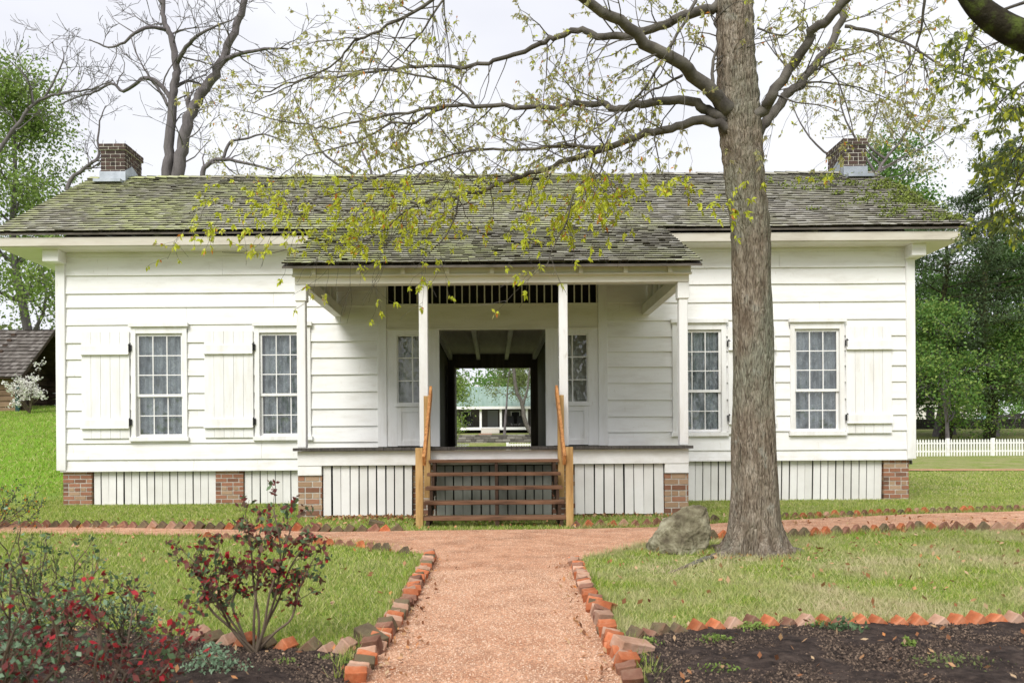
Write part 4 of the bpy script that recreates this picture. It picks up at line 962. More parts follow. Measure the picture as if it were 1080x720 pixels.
def oakleaves(tips, m, size, n=(5, 9), keep=1.0, sp=.035):
    cs = []; us = []
    for p, d in tips:
        if random.random() > keep: continue
        k = random.randint(*n); u = rng.normal(size=(k, 3))+np.array(d)*.8; u[:, 2] -= .9; u /= np.linalg.norm(u, axis=1)[:, None]
        back = rng.uniform(0, sp*1.6, k)[:, None]*np.array(d)[None]
        cs.append(np.array(p)[None]-back); us.append(u)
    c = np.concatenate(cs); u = np.concatenate(us); m_ = len(c); h = rng.normal(size=(m_, 3)); vv = np.cross(u, h); vv /= np.linalg.norm(vv, axis=1)[:, None]+1e-9
    s_ = (size*rng.uniform(.55, 1.35, m_))[:, None]; a_ = .46*s_*.5
    v = np.stack([c, c+u*s_*.5+vv*a_, c+u*s_+vv*0-np.array([0, 0, .15])*s_, c+u*s_*.5-vv*a_], 1).reshape(-1, 3); f = np.arange(m_*4).reshape(m_, 4)
    return v, f
va, fa = oakleaves(tipsA, None, .038, (6, 12), .95, .04); vb, fb_ = oakleaves(tipsB, None, .052, (6, 12), .95, .035)
mi = np.concatenate([rng.choice([0, 1, 2], len(fa), p=[.88, .10, .02]), rng.choice([0, 1, 2], len(fb_), p=[.1, .86, .04])])  # upper leaves mostly paler olive: washed-out look against the sky put into colour
npmesh('leaves', np.concatenate([va, vb]), np.concatenate([fa, fb_+len(va)]), [OAKLF, YELLF, ORLF], oak, mi)

# --- tree off the right edge, reaching in
rt = empty('overhanging_tree', (6.9, -9.3, 0), 'mossy dark limb and hanging green leaves reaching in at the top right corner', 'tree')
mb = MB(); q = smooth([Vector((6.9, -9.3, -.1)), Vector((6.8, -9.3, 1.5)), Vector((6.6, -9.4, 2.6)), Vector((6.2, -9.5, 3.3))], 5); mb.tube(q, [.3-.1*i/len(q) for i in range(len(q))], 16); mb.build('trunk', MOSSB, rt, smooth=True)
q = smooth([Vector((6.2, -9.5, 3.3)), P(1300, 85, 5.2), P(1150, 60, 5.2), P(1085, 40, 5.2), P(1050, 22, 5.2), P(1025, -2, 5.2), P(1000, -50, 5.2), P(980, -120, 5.2)], 5)
mb = MB(); mb.tube(q, [.13-.09*i/len(q) for i in range(len(q))], 12); mb.build('limb', MOSSB, rt, smooth=True)
tw = MB(); tips = []
for pl in ([(1160, 60, 5.2), (1110, 70, 5.6), (1070, 95, 6.0), (1045, 120, 6.2)], [(1200, 60, 5.2), (1130, 40, 5.8), (1070, 40, 6.2), (1030, 55, 6.4)], [(1200, 75, 5.3), (1120, 110, 5.9), (1080, 150, 6.2), (1060, 190, 6.4)], [(1180, 70, 5.2), (1120, 130, 5.8), (1075, 190, 6.2), (1065, 240, 6.4)], [(1090, 0, 5.2), (1040, 20, 5.8), (1020, 50, 6.2), (1015, 80, 6.4)], [(1200, 75, 5.3), (1110, 160, 5.9), (1075, 230, 6.3)]):
    q = smooth([P(*a) for a in pl], 5); tw.tube(q, [.012-.009*i/len(q) for i in range(len(q))], 5)
    for i in range(6, len(q)):
        for _ in range(2): grow(tw, q[i], Vector((-.3, 0, -.4))+rv()*.7, random.uniform(.2, .38), .004, 1, tips, up=-.15, wig=.4, kids=(1, 3), seg=4, sides=3)
tw.build('twigs', LIMB, rt)
v, f = oakleaves(tips, None, .05, (4, 8), 1, .04); npmesh('leaves', v, f, [OLIVELF, YELLF], rt, rng.choice([0, 1], len(f), p=[.7, .3]))

# --- background trees
def leafcloud(tips, m, size, n, sp, parent, name='crown', asp=.6, flat=.7, mats=None, p=None, up=None):
    cs = []
    for q, d in tips:
        k = random.randint(*n); cs.append(np.array(q)+rng.normal(size=(k, 3))*np.array([sp, sp, sp*flat]))
    cs = np.concatenate(cs); v, f = leaf_np(cs, size, asp, .3, up)
    return npmesh(name, v, f, mats or m, parent, rng.choice(len(mats), len(f), p=p) if mats else None)
def broad_tree(x, y, H, spread, m, label, name='leafy_tree', dens=(14, 26), leaf=.22, trunk=.3, crown0=.25, group=None, lvl=3, mats=None, p=None, bark=GBARK, kids=(3, 5), sp=.55):
    z = terrain(x, y); o = empty(name, (x, y, z), label, 'tree', group)
    t = MB(); pts = [Vector((x, y, z-.2))]; d = Vector((random.uniform(-.05, .05), 0, 1))
    for i in range(8): d = (d+rv()*.06).normalized(); d.z = abs(d.z); pts.append(pts[-1]+d*H*.85/8)
    rad = [trunk*(1.25 if i == 0 else 1-.1*i) for i in range(9)]; t.tube(pts, rad, 10); tips = []
    i0 = max(1, int(8*crown0)); cnt = 0
    for i in range(i0, 9):
        for k in range(3 if i < 8 else 4):
            a = random.uniform(0, 6.28); hh = (i-i0)/(8.5-i0); L_ = spread*(1-.55*hh)*random.uniform(.65, 1.05)
            dd = Vector((math.cos(a), math.sin(a), .25+hh*.9)); grow(t, pts[i], dd, L_*.62, rad[i]*.5, lvl-1, tips, up=.08, wig=.35, kids=kids, seg=5, spread=.95, sides=5, minr=.012, ratio=.6)
    t.build('trunk', bark, o)
    if m or mats: leafcloud(tips, m, leaf, dens, sp, o, mats=mats, p=p)
    return o
def bare_tree(px_list, base, label, r0s, name='bare_tree', twig=(1.0, 2.2), m=GBARK, prob=.6, lvl=2, leaves=None, minr=.012, leafsz=.09, start=.1):
    o = empty(name, base, label, 'tree'); t = MB(); tw = MB(); tips = []
    for pl, (r0, r1) in zip(px_list, r0s):
        q = smooth([P(*a) if isinstance(a, tuple) else a for a in pl], 4)
        for i in range(1, len(q)-1): q[i] = q[i]+rv()*r0*.12
        n_ = len(q); rad = [r0+(r1-r0)*i/(n_-1) for i in range(n_)]; t.tube(q, rad, 10 if r0 > .1 else 6)
        for i in range(int(n_*start)+1, n_):
            if q[i].z < 6 and r0 > .1: continue
            if random.random() < prob:
                td = (q[i]-q[i-1]).normalized(); s = rv(); s.y *= .6; s = (s-td*s.dot(td)).normalized()
                grow(tw, q[i], td*.7+s, random.uniform(*twig), min(.035, rad[i]*.5), lvl, tips, up=.1, wig=.45, kids=(2, 4), seg=5, spread=.9, sides=4, minr=minr, ratio=.6)
    t.build('trunk', m, o, smooth=True); tw.build('twigs', m, o)
    if leaves: leafcloud(tips, leaves, leafsz, (2, 5), .12, o, 'leaves')
    return o
D = 30
bx_ = P(180, 470, D).x; bz_ = terrain(bx_, D-D0)
bare_tree([
 [Vector((bx_, D-D0, bz_-.2)), (178, 260, D), (177, 190, D), (179, 155, D), (182, 118, D), (184, 90, D), (187, 68, D), (182, 42, D), (175, 25, D), (172, 0, D), (173, -40, D)],
 [Vector((bx_+.4, D-D0, bz_-.2)), (186, 260, D), (188, 185, D), (194, 150, D), (203, 118, D), (214, 98, D), (228, 78, D), (238, 55, D), (250, 28, D), (261, -2, D), (275, -50, D)],
 [(181, 105, D), (172, 92, D), (160, 84, D), (150, 84, D), (131, 96, D+.4), (118, 88, D+.8), (100, 98, D+1), (80, 103, D+1), (62, 112, D+1)],
 [(178, 112, D), (172, 100, D), (163, 88, D), (155, 83, D-.3)],
 [(176, 32, D), (160, 29, D-.5), (147, 33, D-1), (132, 45, D-1), (115, 50, D-1), (95, 42, D-1)],
 [(187, 68, D), (197, 50, D-.5), (212, 36, D-1), (228, 28, D-1), (248, 20, D-1)],
 [(186, 92, D), (198, 86, D+.5), (210, 88, D+1), (222, 97, D+1)],
 [(240, 62, D), (250, 58, D-.4), (262, 55, D-.8), (285, 51, D-1), (305, 52, D-1)],
 [(172, 5, D), (160, -10, D), (140, -8, D), (120, -20, D)],
 [(202, 120, D), (199, 110, D), (200, 102, D)],
], (bx_, D-D0, bz_), 'tall bare grey tree with twin trunks rising behind the left roof',
 [(.24, .06), (.27, .1), (.1, .02), (.07, .03), (.08, .02), (.09, .02), (.07, .02), (.10, .03), (.06, .02), (.09, .08)], twig=(.8, 1.9), prob=.45, minr=.009)
D = 26
bare_tree([[Vector((P(105, 470, D).x, D-D0, terrain(-16, D-D0)-.1)), (85, 260, D), (72, 198, D), (90, 178, D), (104, 166, D), (104, 150, D), (106, 128, D), (112, 112, D)], [(90, 178, D), (100, 176, D), (118, 160, D)]],
 (P(105, 470, D).x, D-D0, terrain(-16, D-D0)), 'slender bare tree rising just left of the left chimney', [(.09, .015), (.04, .012)], twig=(.5, 1.1), prob=.5, minr=.006, start=.35)
D = 28
bare_tree([[Vector((P(-90, 470, D).x, D-D0, terrain(-22, D-D0)-.1)), (-80, 260, D), (-20, 190, D), (0, 158, D), (18, 132, D), (35, 112, D), (52, 102, D), (72, 98, D), (98, 94, D), (120, 85, D)],
 [(36, 111, D), (33, 92, D), (25, 78, D), (8, 62, D)], [(48, 103, D), (58, 85, D), (68, 62, D), (66, 50, D)]], (P(-90, 470, D).x, D-D0, terrain(-22, D-D0)),
 'dark bare tree leaning in from the left edge above the bushy green trees', [(.1, .02), (.04, .015), (.04, .012)], twig=(.7, 1.6), prob=.5, minr=.008, start=.4)
D = 27
bare_tree([[Vector((P(235, 470, D).x, D-D0, terrain(P(235, 470, D).x, D-D0)-.1)), (222, 260, D), (214, 190, D), (222, 172, D), (238, 168, D), (262, 173, D), (290, 180, D)],
 [(236, 168, D), (244, 150, D), (262, 146, D), (280, 142, D), (305, 150, D)]], (P(235, 470, D).x, D-D0, 0.1), 'low bare branches showing above the ridge right of the twin trunked tree', [(.12, .03), (.06, .02)], twig=(.5, 1.2), prob=.55, leaves=OAKLF, minr=.007, start=.35, leafsz=.07)
D = 29
bare_tree([[Vector((P(935, 470, D).x, D-D0, terrain(13, D-D0)-.1)), (925, 260, D), (925, 190, D), (935, 168, D), (950, 150, D), (962, 130, D)], [(925, 185, D), (905, 150, D), (890, 120, D), (885, 90, D)], [(935, 168, D), (915, 150, D), (925, 120, D), (930, 90, D)], [(918, 185, D), (870, 160, D), (845, 130, D), (835, 105, D)], [(918, 185, D), (955, 165, D), (985, 150, D), (1000, 140, D)]],
 (P(935, 470, D).x, D-D0, .1), 'airy tree with thin budding twigs behind the right chimney', [(.1, .02), (.05, .015), (.05, .012), (.05, .012), (.04, .012)], twig=(.8, 1.5), prob=.6, leaves=OAKLF, minr=.006, start=.35, leafsz=.1)
D = 27
bare_tree([[Vector((P(400, 470, D).x, D-D0, 0)), (400, 300, D), (395, 200, D), (385, 165, D), (370, 140, D)], [(395, 195, D), (345, 165, D), (325, 130, D), (310, 100, D)]], (P(400, 470, D).x, D-D0, .0), 'thin budding treetop above the ridge behind the oak limbs', [(.08, .02), (.05, .015)], twig=(.8, 1.4), prob=.6, leaves=OAKLF, minr=.006, start=.4, leafsz=.09)

random.seed(21)
broad_tree(-23.8, 27, 18.5, 6.5, None, 'tall bright green tree above the barn at the left edge', leaf=.19, dens=(22, 38), sp=.8, mats=[GREENLF, OLIVELF], p=[.8, .2])
broad_tree(-30, 23, 16, 6, OLIVELF, 'olive green tree behind the barn at the far left edge', leaf=.22, dens=(8, 16), sp=.45)
broad_tree(-24.2, 32, 12.5, 4.0, OLIVELF, 'narrow olive green tree just left of the house corner', leaf=.2, dens=(6, 12), crown0=.3, sp=.4)
# right group
broad_tree(32.5, 52, 25, 10, MIDLF, 'broad mid green maple behind the picket fence nearest the house corner', leaf=.3, dens=(9, 18), crown0=.12, trunk=.45, sp=.6)
broad_tree(40, 49, 16, 8, MIDLF, 'lower mid green tree above the right end of the picket fence', leaf=.28, dens=(10, 20), crown0=.15, trunk=.4, sp=.6)
def cedar(x, y, H, W, label, dens=26):
    z = terrain(x, y); o = empty('cedar_tree', (x, y, z), label, 'tree'); t = MB(); tips = []
    pts = [Vector((x+.4*math.sin(i), y, z-.2+H*i/10)) for i in range(11)]; t.tube(pts, [.42*(1-.09*i) for i in range(11)], 9)
    for i in range(34):
        h = .2+.78*i/34; a = random.uniform(0, 6.28); p = Vector((x, y, z+H*h)); L_ = W*(1.05-.8*h)*random.uniform(.6, 1.1)
        grow(t, p, Vector((math.cos(a), math.sin(a), .12)), L_, .11*(1-h*.6), 2, tips, up=-.01, wig=.25, kids=(3, 5), seg=5, spread=.75, sides=4, minr=.02, ratio=.48, flat=.35)
    t.build('trunk', MOSSB, o); leafcloud(tips, DARKLF, .3, (dens//2, dens), .42, o, flat=.22, asp=.3, up=(0, 0, 1)); return o
cedar(36.5, 44, 21, 9.5, 'dark layered evergreen right of the roof end', 20)
cedar(31.5, 41, 16.5, 7.5, 'nearest dark evergreen just outside the right roof end', 14)
broad_tree(29.8, 37.5, 9.5, 5.0, GREENLF, 'young light green maple low behind the fence, nearest the house corner', leaf=.2, dens=(9, 16), crown0=.3, trunk=.14, sp=.4, mats=[GREENLF, MIDLF], p=[.35, .65])
broad_tree(36.5, 39.5, 9, 5.0, MIDLF, 'young mid green tree low behind the fence at the right edge', leaf=.2, dens=(9, 16), crown0=.3, trunk=.14, sp=.4, mats=[GREENLF, MIDLF], p=[.35, .65])
cedar(44, 50, 24, 11, 'tallest dark evergreen at the right edge', 18)
cedar(33.5, 58, 17.5, 6.5, 'smaller dark evergreen just beyond the right roof end', 12)
for (x, y, r, lab) in ((32.2, 47.5, .42, 'thick brown trunk beyond the picket fence nearest the house'), (35.6, 49, .38, 'second brown trunk from the house corner beyond the picket fence'), (38.4, 52, .33, 'third brown trunk from the house corner beyond the fence'), (44.5, 51, .36, 'brown trunk farthest right beyond the picket fence')):
    o = broad_tree(x, y, 14, 6, MIDLF, lab, leaf=.28, dens=(5, 10), crown0=.35, trunk=r, sp=.6)
# trees seen through the passage
broad_tree(-3.0, 33, 9.5, 2.8, GREENLF, 'light green weeping tree at the left of the passage view', name='weeping_tree', leaf=.13, dens=(20, 34), crown0=.3, trunk=.1, sp=.32)
broad_tree(1.0, 55.5, 9, 3.0, OLIVELF, 'olive green tree hanging over the far cottage roof', leaf=.16, dens=(10, 20), crown0=.55, trunk=.12, sp=.35)
bare_tree([[Vector((3.3, 42, 1)), (556, 448, 57), (552, 428, 57), (545, 410, 57), (543, 388, 57), (545, 360, 57)], [(552, 428, 57), (557, 410, 57), (560, 385, 57)]], (3.3, 42, .5), 'dark bare trunk at the right of the passage view', [(.17, .1), (.1, .06)], twig=(1, 2), prob=.3, m=LIMB)
broad_tree(-9, -34, 12, 5, MIDLF, 'leafy tree standing behind the viewer, mirrored in the left window panes', leaf=.22, dens=(8, 14), trunk=.3)
broad_tree(3, -37, 13, 5.5, OLIVELF, 'olive tree standing behind the viewer, mirrored in the sidelight panes', leaf=.22, dens=(8, 14), trunk=.3)
broad_tree(14, -34, 12, 5, MIDLF, 'leafy tree standing behind the viewer, mirrored in the right window panes', leaf=.22, dens=(8, 14), trunk=.3)
# far-off wood
def wood(x0, x1, y0, y1, H, n, m, seed):
    r_ = np.random.default_rng(seed); cs = []
    for i in range(n):
        x = r_.uniform(x0, x1); y = r_.uniform(y0, y1); h = H*r_.uniform(.6, 1.1)
        for k in range(10):
            c = np.array([x+r_.normal()*2.2, y+r_.normal()*2, 3+h*r_.uniform(.12, 1)]); cs.append(c+r_.normal(size=(45, 3))*np.array([1.1, 1.1, .8]))
    cs = np.concatenate(cs); return leaf_np(cs, .6, .6)
v, f = wood(-60, 120, 95, 130, 14, 110, None, 3)
tag(npmesh('far_woodland', v, f, MIDLF), 'far belt of green woodland behind everything', 'woodland', kind='stuff')
v, f = wood(-80, -24, 45, 75, 12, 30, None, 5)
tag(npmesh('left_woodland', v, f, OLIVELF), 'olive green woodland behind the barn', 'woodland', kind='stuff')

# --- flowering shrub by the barn
random.seed(77); x, y = -18.55, 17.2; z = terrain(x, y); fl = empty('blossom_shrub', (x, y, z), 'small shrub covered in white blossom in front of the barn', 'shrub')
t = MB(); tips = []
for i in range(9): grow(t, Vector((x, y, z)), Vector((random.uniform(-.5, .5), random.uniform(-.4, .4), 1)), random.uniform(1.1, 1.55), .025, 2, tips, up=.1, kids=(2, 4), seg=5, ratio=.5, minr=.005)
t.build('stems', STEM, fl); leafcloud(tips, BLOSSOM, .085, (4, 9), .06, fl, 'blossom', asp=.9)

# ------------------------------------------------------------------ boulder
import bmesh
rk = [(1.52, -6.9, 0), (1.51, -6.72, .02), (1.56, -6.95, .15), (1.66, -6.85, .31), (1.88, -6.92, .47), (2.03, -6.84, .46), (2.08, -6.93, .43), (2.12, -6.85, .28), (2.08, -7.0, .12), (2.03, -7.03, .0), (1.75, -7.14, .0), (1.80, -7.12, .16), (2.0, -7.03, .27), (1.58, -6.6, 0), (2.08, -6.5, 0), (2.13, -6.62, .28), (1.72, -6.6, .29), (1.73, -7.02, .32)]
bm = bmesh.new()
for p in rk: bm.verts.new(p)
bmesh.ops.convex_hull(bm, input=bm.verts); bmesh.ops.delete(bm, geom=[v for v in bm.verts if not v.link_faces], context='VERTS')
bmesh.ops.bevel(bm, geom=bm.edges[:], offset=.018, segments=2, affect='EDGES')
bmesh.ops.triangulate(bm, faces=bm.faces[:])
for _ in range(4):
    e = [x for x in bm.edges if x.calc_length() > .022]
    if e: bmesh.ops.subdivide_edges(bm, edges=e, cuts=1, use_grid_fill=False)
    bmesh.ops.triangulate(bm, faces=[f for f in bm.faces if len(f.verts) > 4])
bm.normal_update()
for v in bm.verts:
    q = v.co*5; v.co += v.normal*(.028*mnoise.noise(q)+.014*mnoise.noise(q*3)+.007*mnoise.noise(q*9)); v.co.z -= .015
me = bpy.data.meshes.new('boulder'); bm.to_mesh(me); bm.free(); me.materials.append(ROCKM)
o = bpy.data.objects.new('boulder', me); COL.objects.link(o); tag(o, 'grey green lichen covered boulder lying left of the oak trunk', 'rock')

# ------------------------------------------------------------------ grass, gravel, mulch, leaves (uncountable)
def arr_inside(x, y, poly):
    c = np.zeros(len(x), bool); n = len(poly); j = n-1
    for i in range(n):
        xi, yi = poly[i]; xj, yj = poly[j]
        if yi != yj: c ^= ((yi > y) != (yj > y)) & (x < (xj-xi)*(y-yi)/(yj-yi)+xi)
        j = i
    return c
def scatter(x0, x1, y0, y1, dens, excl=(), incl=None):
    n = int((x1-x0)*(y1-y0)*dens); x = rng.uniform(x0, x1, n); y = rng.uniform(y0, y1, n)
    d = y+D0; k = np.abs(x) < d*.70+.4
    for e in excl: k &= ~arr_inside(x, y, e)
    if incl: k &= arr_inside(x, y, incl)
    return x[k], y[k]
PP = PL0+PL+NL+FL+FR+NR+PR[::-1]+[PR0[0]]
HOUSE = [(-7.9, -.0), (-2.8, 0), (-2.8, -2.9), (2.8, -2.9), (2.8, 0), (7.6, 0), (7.6, 7), (-7.9, 7)]
def blades(regs, name):
    V = []; 
    for (x0, x1, y0, y1, dens, h, wd) in regs:
        x, y = scatter(x0, x1, y0, y1, dens, [PP, RBED, LBED, HOUSE]); n = len(x)
        nzv = np.array([0.0])
        # patchy height, thin and worn near the trunk
        k = 0.5+0.5*np.sin(x*3.1+np.sin(y*2.3)*1.7)*np.sin(y*2.9+np.sin(x*1.9)*1.3)
        keep = rng.random(n) < (.45+.55*k); dt = np.hypot(x-2.5, y+7.05); keep &= rng.random(n) < np.clip((dt-.3)/.9, 0.05, 1)
        worn = np.clip(1-np.hypot((x-1.55)/1.0, (y+7.6)/.9), 0, 1); keep &= rng.random(n) > worn*.8
        x, y = x[keep], y[keep]; n = len(x)
        z = np.vectorize(terrain)(x, y) if y1 > 4 or x0 < -7 else np.zeros(n)
        a = rng.uniform(0, 6.28, n); hh = h*rng.uniform(.4, 1.25, n); w_ = wd*rng.uniform(.6, 1.3, n)
        ln = rng.normal(size=(n, 2))*hh[:, None]*.6
        b = np.stack([x, y, z-.003], 1); s = np.stack([np.cos(a)*w_, np.sin(a)*w_, np.zeros(n)], 1)
        V.append(np.stack([b-s, b+s, b+np.stack([ln[:, 0], ln[:, 1], hh], 1)], 1).reshape(-1, 3))
    V = np.concatenate(V); return npmesh(name, V, np.arange(len(V)).reshape(-1, 3), BLADE)
g = blades([(-4.5, 0, -11.2, -8.5, 7500, .042, .0034), (0.3, 5.5, -10.8, -8.5, 7500, .038, .0034), (-6.5, 7.5, -8.5, -5.2, 4800, .042, .0045), (-9, 11, -5.2, 1.5, 2600, .045, .006),
            (-20, -7.8, 1.0, 20, 420, .07, .012), (7.5, 18, 1.5, 12, 500, .05, .012)], 'grass')
tag(g, 'short spring grass, green and straw coloured, over the front lawns', 'grass', kind='stuff')
tv = []
for pl_ in (rb_row, lb_row, NL, NR, FL, FR, PL, PR):
    for (a, b), (c, d) in zip(pl_, pl_[1:]):
        L_ = math.hypot(c-a, d-b)
        for i in range(int(L_*26)):
            t = random.random(); sgn = {id(PL): -1, id(PR): 1}.get(id(pl_), 0)
            off = (sgn*random.uniform(.06, .12), 0) if sgn else (0, (.07 if pl_ in (rb_row, lb_row, FL, FR) else -.08)+random.uniform(-.03, .03))
            bx0, by0 = a+(c-a)*t+off[0], b+(d-b)*t+off[1]; nb = random.randint(5, 16)
            q = np.zeros((nb, 3, 3)); ang = rng.uniform(0, 6.28, nb); base = np.stack([bx0+rng.normal(size=nb)*.018, by0+rng.normal(size=nb)*.012, np.zeros(nb)], 1)
            sd_ = np.stack([np.cos(ang), np.sin(ang), np.zeros(nb)], 1)*.0035; tip = np.stack([rng.normal(size=nb)*.03, rng.normal(size=nb)*.03, rng.uniform(.04, .10, nb)], 1)
            q[:, 0] = base-sd_; q[:, 1] = base+sd_; q[:, 2] = base+tip; tv.append(q.reshape(-1, 3))
dtr = rng.uniform(0, 6.28, 260); base = []
for a in dtr:
    r_ = random.uniform(.4, .55); nb = 8; q = np.zeros((nb, 3, 3)); b_ = np.array([2.5+r_*math.cos(a), -7.05+r_*math.sin(a), 0])+np.concatenate([rng.normal(size=(nb, 2))*.02, np.zeros((nb, 1))], 1)
    ang = rng.uniform(0, 6.28, nb); sd_ = np.stack([np.cos(ang), np.sin(ang), np.zeros(nb)], 1)*.0035
    q[:, 0] = b_-sd_; q[:, 1] = b_+sd_; q[:, 2] = b_+np.stack([rng.normal(size=nb)*.025, rng.normal(size=nb)*.025, rng.uniform(.03, .07, nb)], 1); tv.append(q.reshape(-1, 3))
tv = np.concatenate(tv); tag(npmesh('grass_tufts', tv, np.arange(len(tv)).reshape(-1, 3), BLADE), 'longer grass tufts along the brick edging and around the oak', 'grass', kind='stuff')
def stones(x, y, s, z=.006):
    n = len(x); c = np.stack([x, y, np.full(n, z)], 1); base = np.array([[1, 0, 0], [-.5, .87, 0], [-.5, -.87, 0], [0, 0, .8]])
    a = rng.uniform(0, 6.28, n); ca, sa = np.cos(a), np.sin(a); sz = s*rng.uniform(.4, 1.4, n)
    j = base[None]*(1+rng.normal(size=(n, 4, 3))*.25)
    V = np.stack([(j[:, :, 0]*ca[:, None]-j[:, :, 1]*sa[:, None]), (j[:, :, 0]*sa[:, None]+j[:, :, 1]*ca[:, None]), j[:, :, 2]], 2)*sz[:, None, None]+c[:, None]
    F_ = np.array([[0, 1, 3], [1, 2, 3], [2, 0, 3]])[None]+(np.arange(n)*4)[:, None, None]; return V.reshape(-1, 3), F_.reshape(-1, 3)
x, y = scatter(-1.2, 1.2, -11.5, -8, 9000, incl=PP); x2, y2 = scatter(-8, 9, -8, -2.5, 2200, incl=PP)
v, f = stones(np.concatenate([x, x2]), np.concatenate([y, y2]), .0042); tag(npmesh('gravel', v, f, PEB), 'fine pink gravel on the garden paths', 'gravel', kind='stuff')
x, y = scatter(.7, 4, -11.9, -9.8, 11000, incl=RBED); x2, y2 = scatter(-3.2, -.4, -11.9, -9.8, 11000, incl=LBED)
v, f = stones(np.concatenate([x, x2]), np.concatenate([y, y2]), .0075, .022); tag(npmesh('mulch', v, f, CHIP), 'dark bark mulch chips over the planting beds', 'mulch', kind='stuff')
def litter(x, y, z, size):
    n = len(x); c = np.stack([x, y, np.full(n, z)+rng.uniform(0, .015, n)], 1); return leaf_np(c, size, .55, 0, (0, 0, 1))
xs1, ys1 = scatter(-6, 8, -10.8, -3.2, 14, [RBED, LBED, PP]); v1, f1 = litter(xs1, ys1, .032, .05)
x, y = scatter(-2.6, -.95, -3.45, -2.98, 420); x3, y3 = scatter(1.05, 3, -3.4, -2.98, 150); x4, y4 = scatter(-7, 8, -4.6, -3.5, 22); 
x5, y5 = scatter(.7, 4, -11.6, -10, 32, incl=RBED); x6, y6 = scatter(-3, -.5, -11.6, -10, 32, incl=LBED)
xx = np.concatenate([x, x3, x4]); yy = np.concatenate([y, y3, y4]); v2, f2 = litter(xx, yy, .035, .06); v3, f3 = litter(np.concatenate([x5, x6]), np.concatenate([y5, y6]), .045, .035)
# leaf drift along the path edges and round the oak
xe = []; ye = []
for i in range(150): a_ = random.uniform(0, 6.28); r_ = random.uniform(.38, .8)**1.3; xe.append(2.5+r_*math.cos(a_)); ye.append(-7.05+r_*math.sin(a_)*.9)
for pl, s in ((PL, 1), (PR, -1)):
    for (a, b), (c, d) in zip(pl, pl[1:]):
        for i in range(22): t = random.random(); xe.append(a+(c-a)*t+s*abs(random.gauss(0, .1))+s*.05); ye.append(b+(d-b)*t)
v4, f4 = litter(np.array(xe), np.array(ye), .015, .035)
V = [v1, v2, v3, v4]; Fs = []; off = 0
for vv_, ff_ in zip(V, (f1, f2, f3, f4)): Fs.append(ff_+off); off += len(vv_)
tag(npmesh('fallen_leaves', np.concatenate(V), np.concatenate(Fs), DRY), 'brown and orange fallen leaves scattered over lawn, beds and path edges', 'leaves', kind='stuff')

# ------------------------------------------------------------------ foreground plants
def rose(base, tops, label, leafmats, p, size=.035, n=(4, 8), r=.007, red=True, lean=.5, sub=2, bare=.45):
    o = empty('rose_bush', base, label, 'bush'); t = MB(); tips = []; b = Vector(base)
    for tp_ in tops:
        tp_ = Vector(tp_); mid = b.lerp(tp_, .5)+rv()*.04+Vector(((tp_.x-b.x)*.12, 0, -.02)); q = smooth([b+rv()*.008, b.lerp(mid, .5)+rv()*.012, mid, mid.lerp(tp_, .5)+rv()*.02, tp_], 4)
        t.tube(q, [r*(1-.6*i/len(q)) for i in range(len(q))], 6)
        for i in range(int(len(q)*bare), len(q)):
            for _ in range(sub if random.random() < .6 else 1):
                td = (q[i]-q[i-1]).normalized(); s = rv(); grow(t, q[i], td+s*.6, random.uniform(.05, .15), .003, 1, tips, up=.1, wig=.4, kids=(1, 2), seg=3, sides=4, minr=.0013)
    t.build('stems', STEM, o)
    leafcloud(tips, None, size, n, .018, o, 'leaves', asp=.6, mats=leafmats, p=p); return o
random.seed(5)
def tops(d0, pts): return [P(a, b, d0+random.uniform(-.15, .15)) for a, b in pts]
rb0 = G(270, 692)
rose(rb0, tops(4.0, [(290, 540), (322, 575), (228, 585), (250, 600), (308, 556), (275, 572), (210, 610), (206, 592), (262, 556), (330, 592)]), 'rose bush with maroon and green leaves standing in the left planting bed', [MAROON, ROSEGR, REDLF], [.55, .34, .11], .034, (3, 6), .0085, bare=.5, sub=1)
fg = G(110, 770)
rose(fg, tops(3.0, [(140, 648), (105, 660), (195, 668), (90, 632), (185, 692), (60, 690), (150, 700)]), 'rose bush with crimson leaf tips in the lower left corner', [MAROON, REDLF, ROSEGR], [.52, .24, .24], .031, (2, 4), .008, bare=.5, sub=1)
fg = G(-10, 790)
rose(fg, tops(2.7, [(12, 612), (60, 660), (20, 655), (45, 695), (-20, 640), (30, 680), (10, 705)]), 'rose bush with dusty maroon leaves at the left edge', [MAROON, REDLF, ROSEGR, SAGE], [.42, .08, .26, .24], .028, (1, 4), .008, bare=.45, sub=1)
fg = G(60, 705)
rose(fg, tops(3.6, [(100, 605), (80, 590), (50, 575), (20, 590), (0, 605), (35, 600), (60, 610), (8, 580), (75, 620), (20, 570)]), 'green leafy bush behind the roses at the left edge', [ROSEGR, OLIVELF, SAGE, MAROON], [.5, .25, .2, .05], .026, (1, 3), .005, bare=.35, sub=1)
fg = G(125, 700)
rose(fg, tops(3.75, [(130, 635), (145, 645), (120, 650), (105, 640), (155, 655), (135, 620)]), 'thin leggy green bush between the two rose bushes', [ROSEGR, SAGE], [.7, .3], .024, (1, 3), .005, bare=.4, sub=1)
fg = Vector((G(12, 555).x, G(12, 555).y-.3, 0))
rose(fg, tops(fg.y+D0, [(0, 520), (18, 516), (30, 528), (45, 532), (8, 530), (38, 520), (0, 540), (22, 538)]), 'low green bush with few orange leaves by the cross path, left edge', [ROSEGR, ORLF, YELLF], [.82, .08, .1], .04, (1, 2), .006, bare=.45, sub=1)
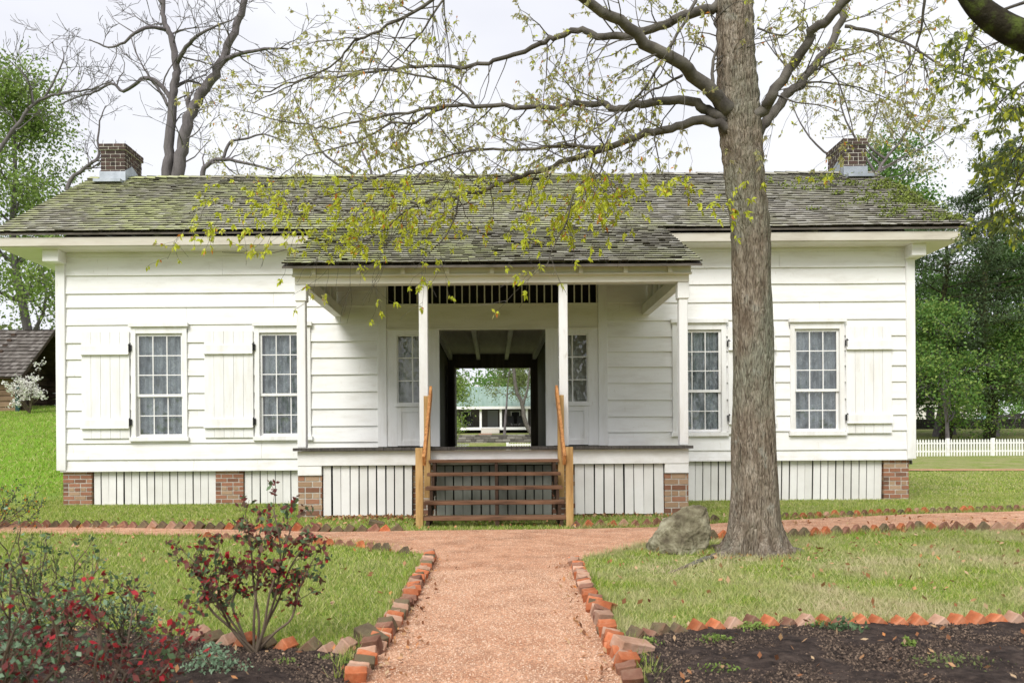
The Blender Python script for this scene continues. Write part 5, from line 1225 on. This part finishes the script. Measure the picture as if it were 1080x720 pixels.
def herb(px, py, w_, h_, m, label, n=220, size=.022, name='low_plant'):
    g_ = G(px, py); o = empty(name, g_, label, 'plant'); c = np.array([g_.x, g_.y, .03]); pts = rng.normal(size=(n, 3))*np.array([w_, w_*.7, 0]); rr = np.hypot(pts[:, 0], pts[:, 1])/w_
    pts[:, 2] = rng.uniform(0, 1, n)*h_*np.clip(1.3-rr*.5, .2, 1); v, f = leaf_np(c+pts, size, .5, -.6); npmesh('leaves', v, f, m, o)
    t = MB()
    for i in range(8): t.tube([Vector(c)-Vector((0, 0, .03)), Vector(c+pts[i])], [.0025, .001], 4)
    t.build('stems', STEM, o)
herb(225, 712, .07, .12, SAGE, 'tuft of sage green foliage at the foot of the maroon rose bush', 420, .022)
herb(795, 667, .05, .035, GREENLF, 'bright green seedling clump below the row at right bed, left of the big orange brick', 200, .02)
herb(756, 680, .04, .03, GREENLF, 'bright green seedling clump in the mulch, forward of the larger clump', 130, .02)
herb(685, 683, .03, .03, GREENLF, 'small green weed at the left corner of the right bed', 80, .02)
herb(958, 686, .02, .04, GREENLF, 'single pointed green sprout in the middle of the right bed', 24, .04)
herb(860, 664, .04, .03, GREENLF, 'small green weed close against the brick row of the right bed', 60, .022)
herb(755, 712, .05, .025, GREENLF, 'faint green weed at the front of the right bed', 60, .018)
herb(1005, 705, .1, .03, OLIVELF, 'thin olive ground plant at the right end of the right bed', 150, .02)
herb(890, 668, .06, .06, ROSEGR, 'dark green leafy plant by the brick row of the right bed', 90, .035)
herb(18, 690, .10, .18, SAGE, 'pale sage green plant low at the left edge', 500, .03)
herb(70, 655, .12, .14, SAGE, 'pale green foliage clump under the roses at left', 400, .028)
herb(740, 556, .03, .02, GREENLF, 'tiny green tuft beside the boulder', 40, .03)
herb(303, 548, .05, .25, SAGE, 'thin pale green sapling in front of the porch corner pier', 40, .045)
for px, py in ((205, 700), (300, 704), (345, 700), (370, 706)):
    herb(px, py, .03, .02, GREENLF, {205: 'tiny green weed left of the sage tuft', 300: 'tiny green weed right of the rose stem', 345: 'tiny green weed in the middle right of left bed', 370: 'tiny green weed beside the path in the left bed'}[px], 30, .018)
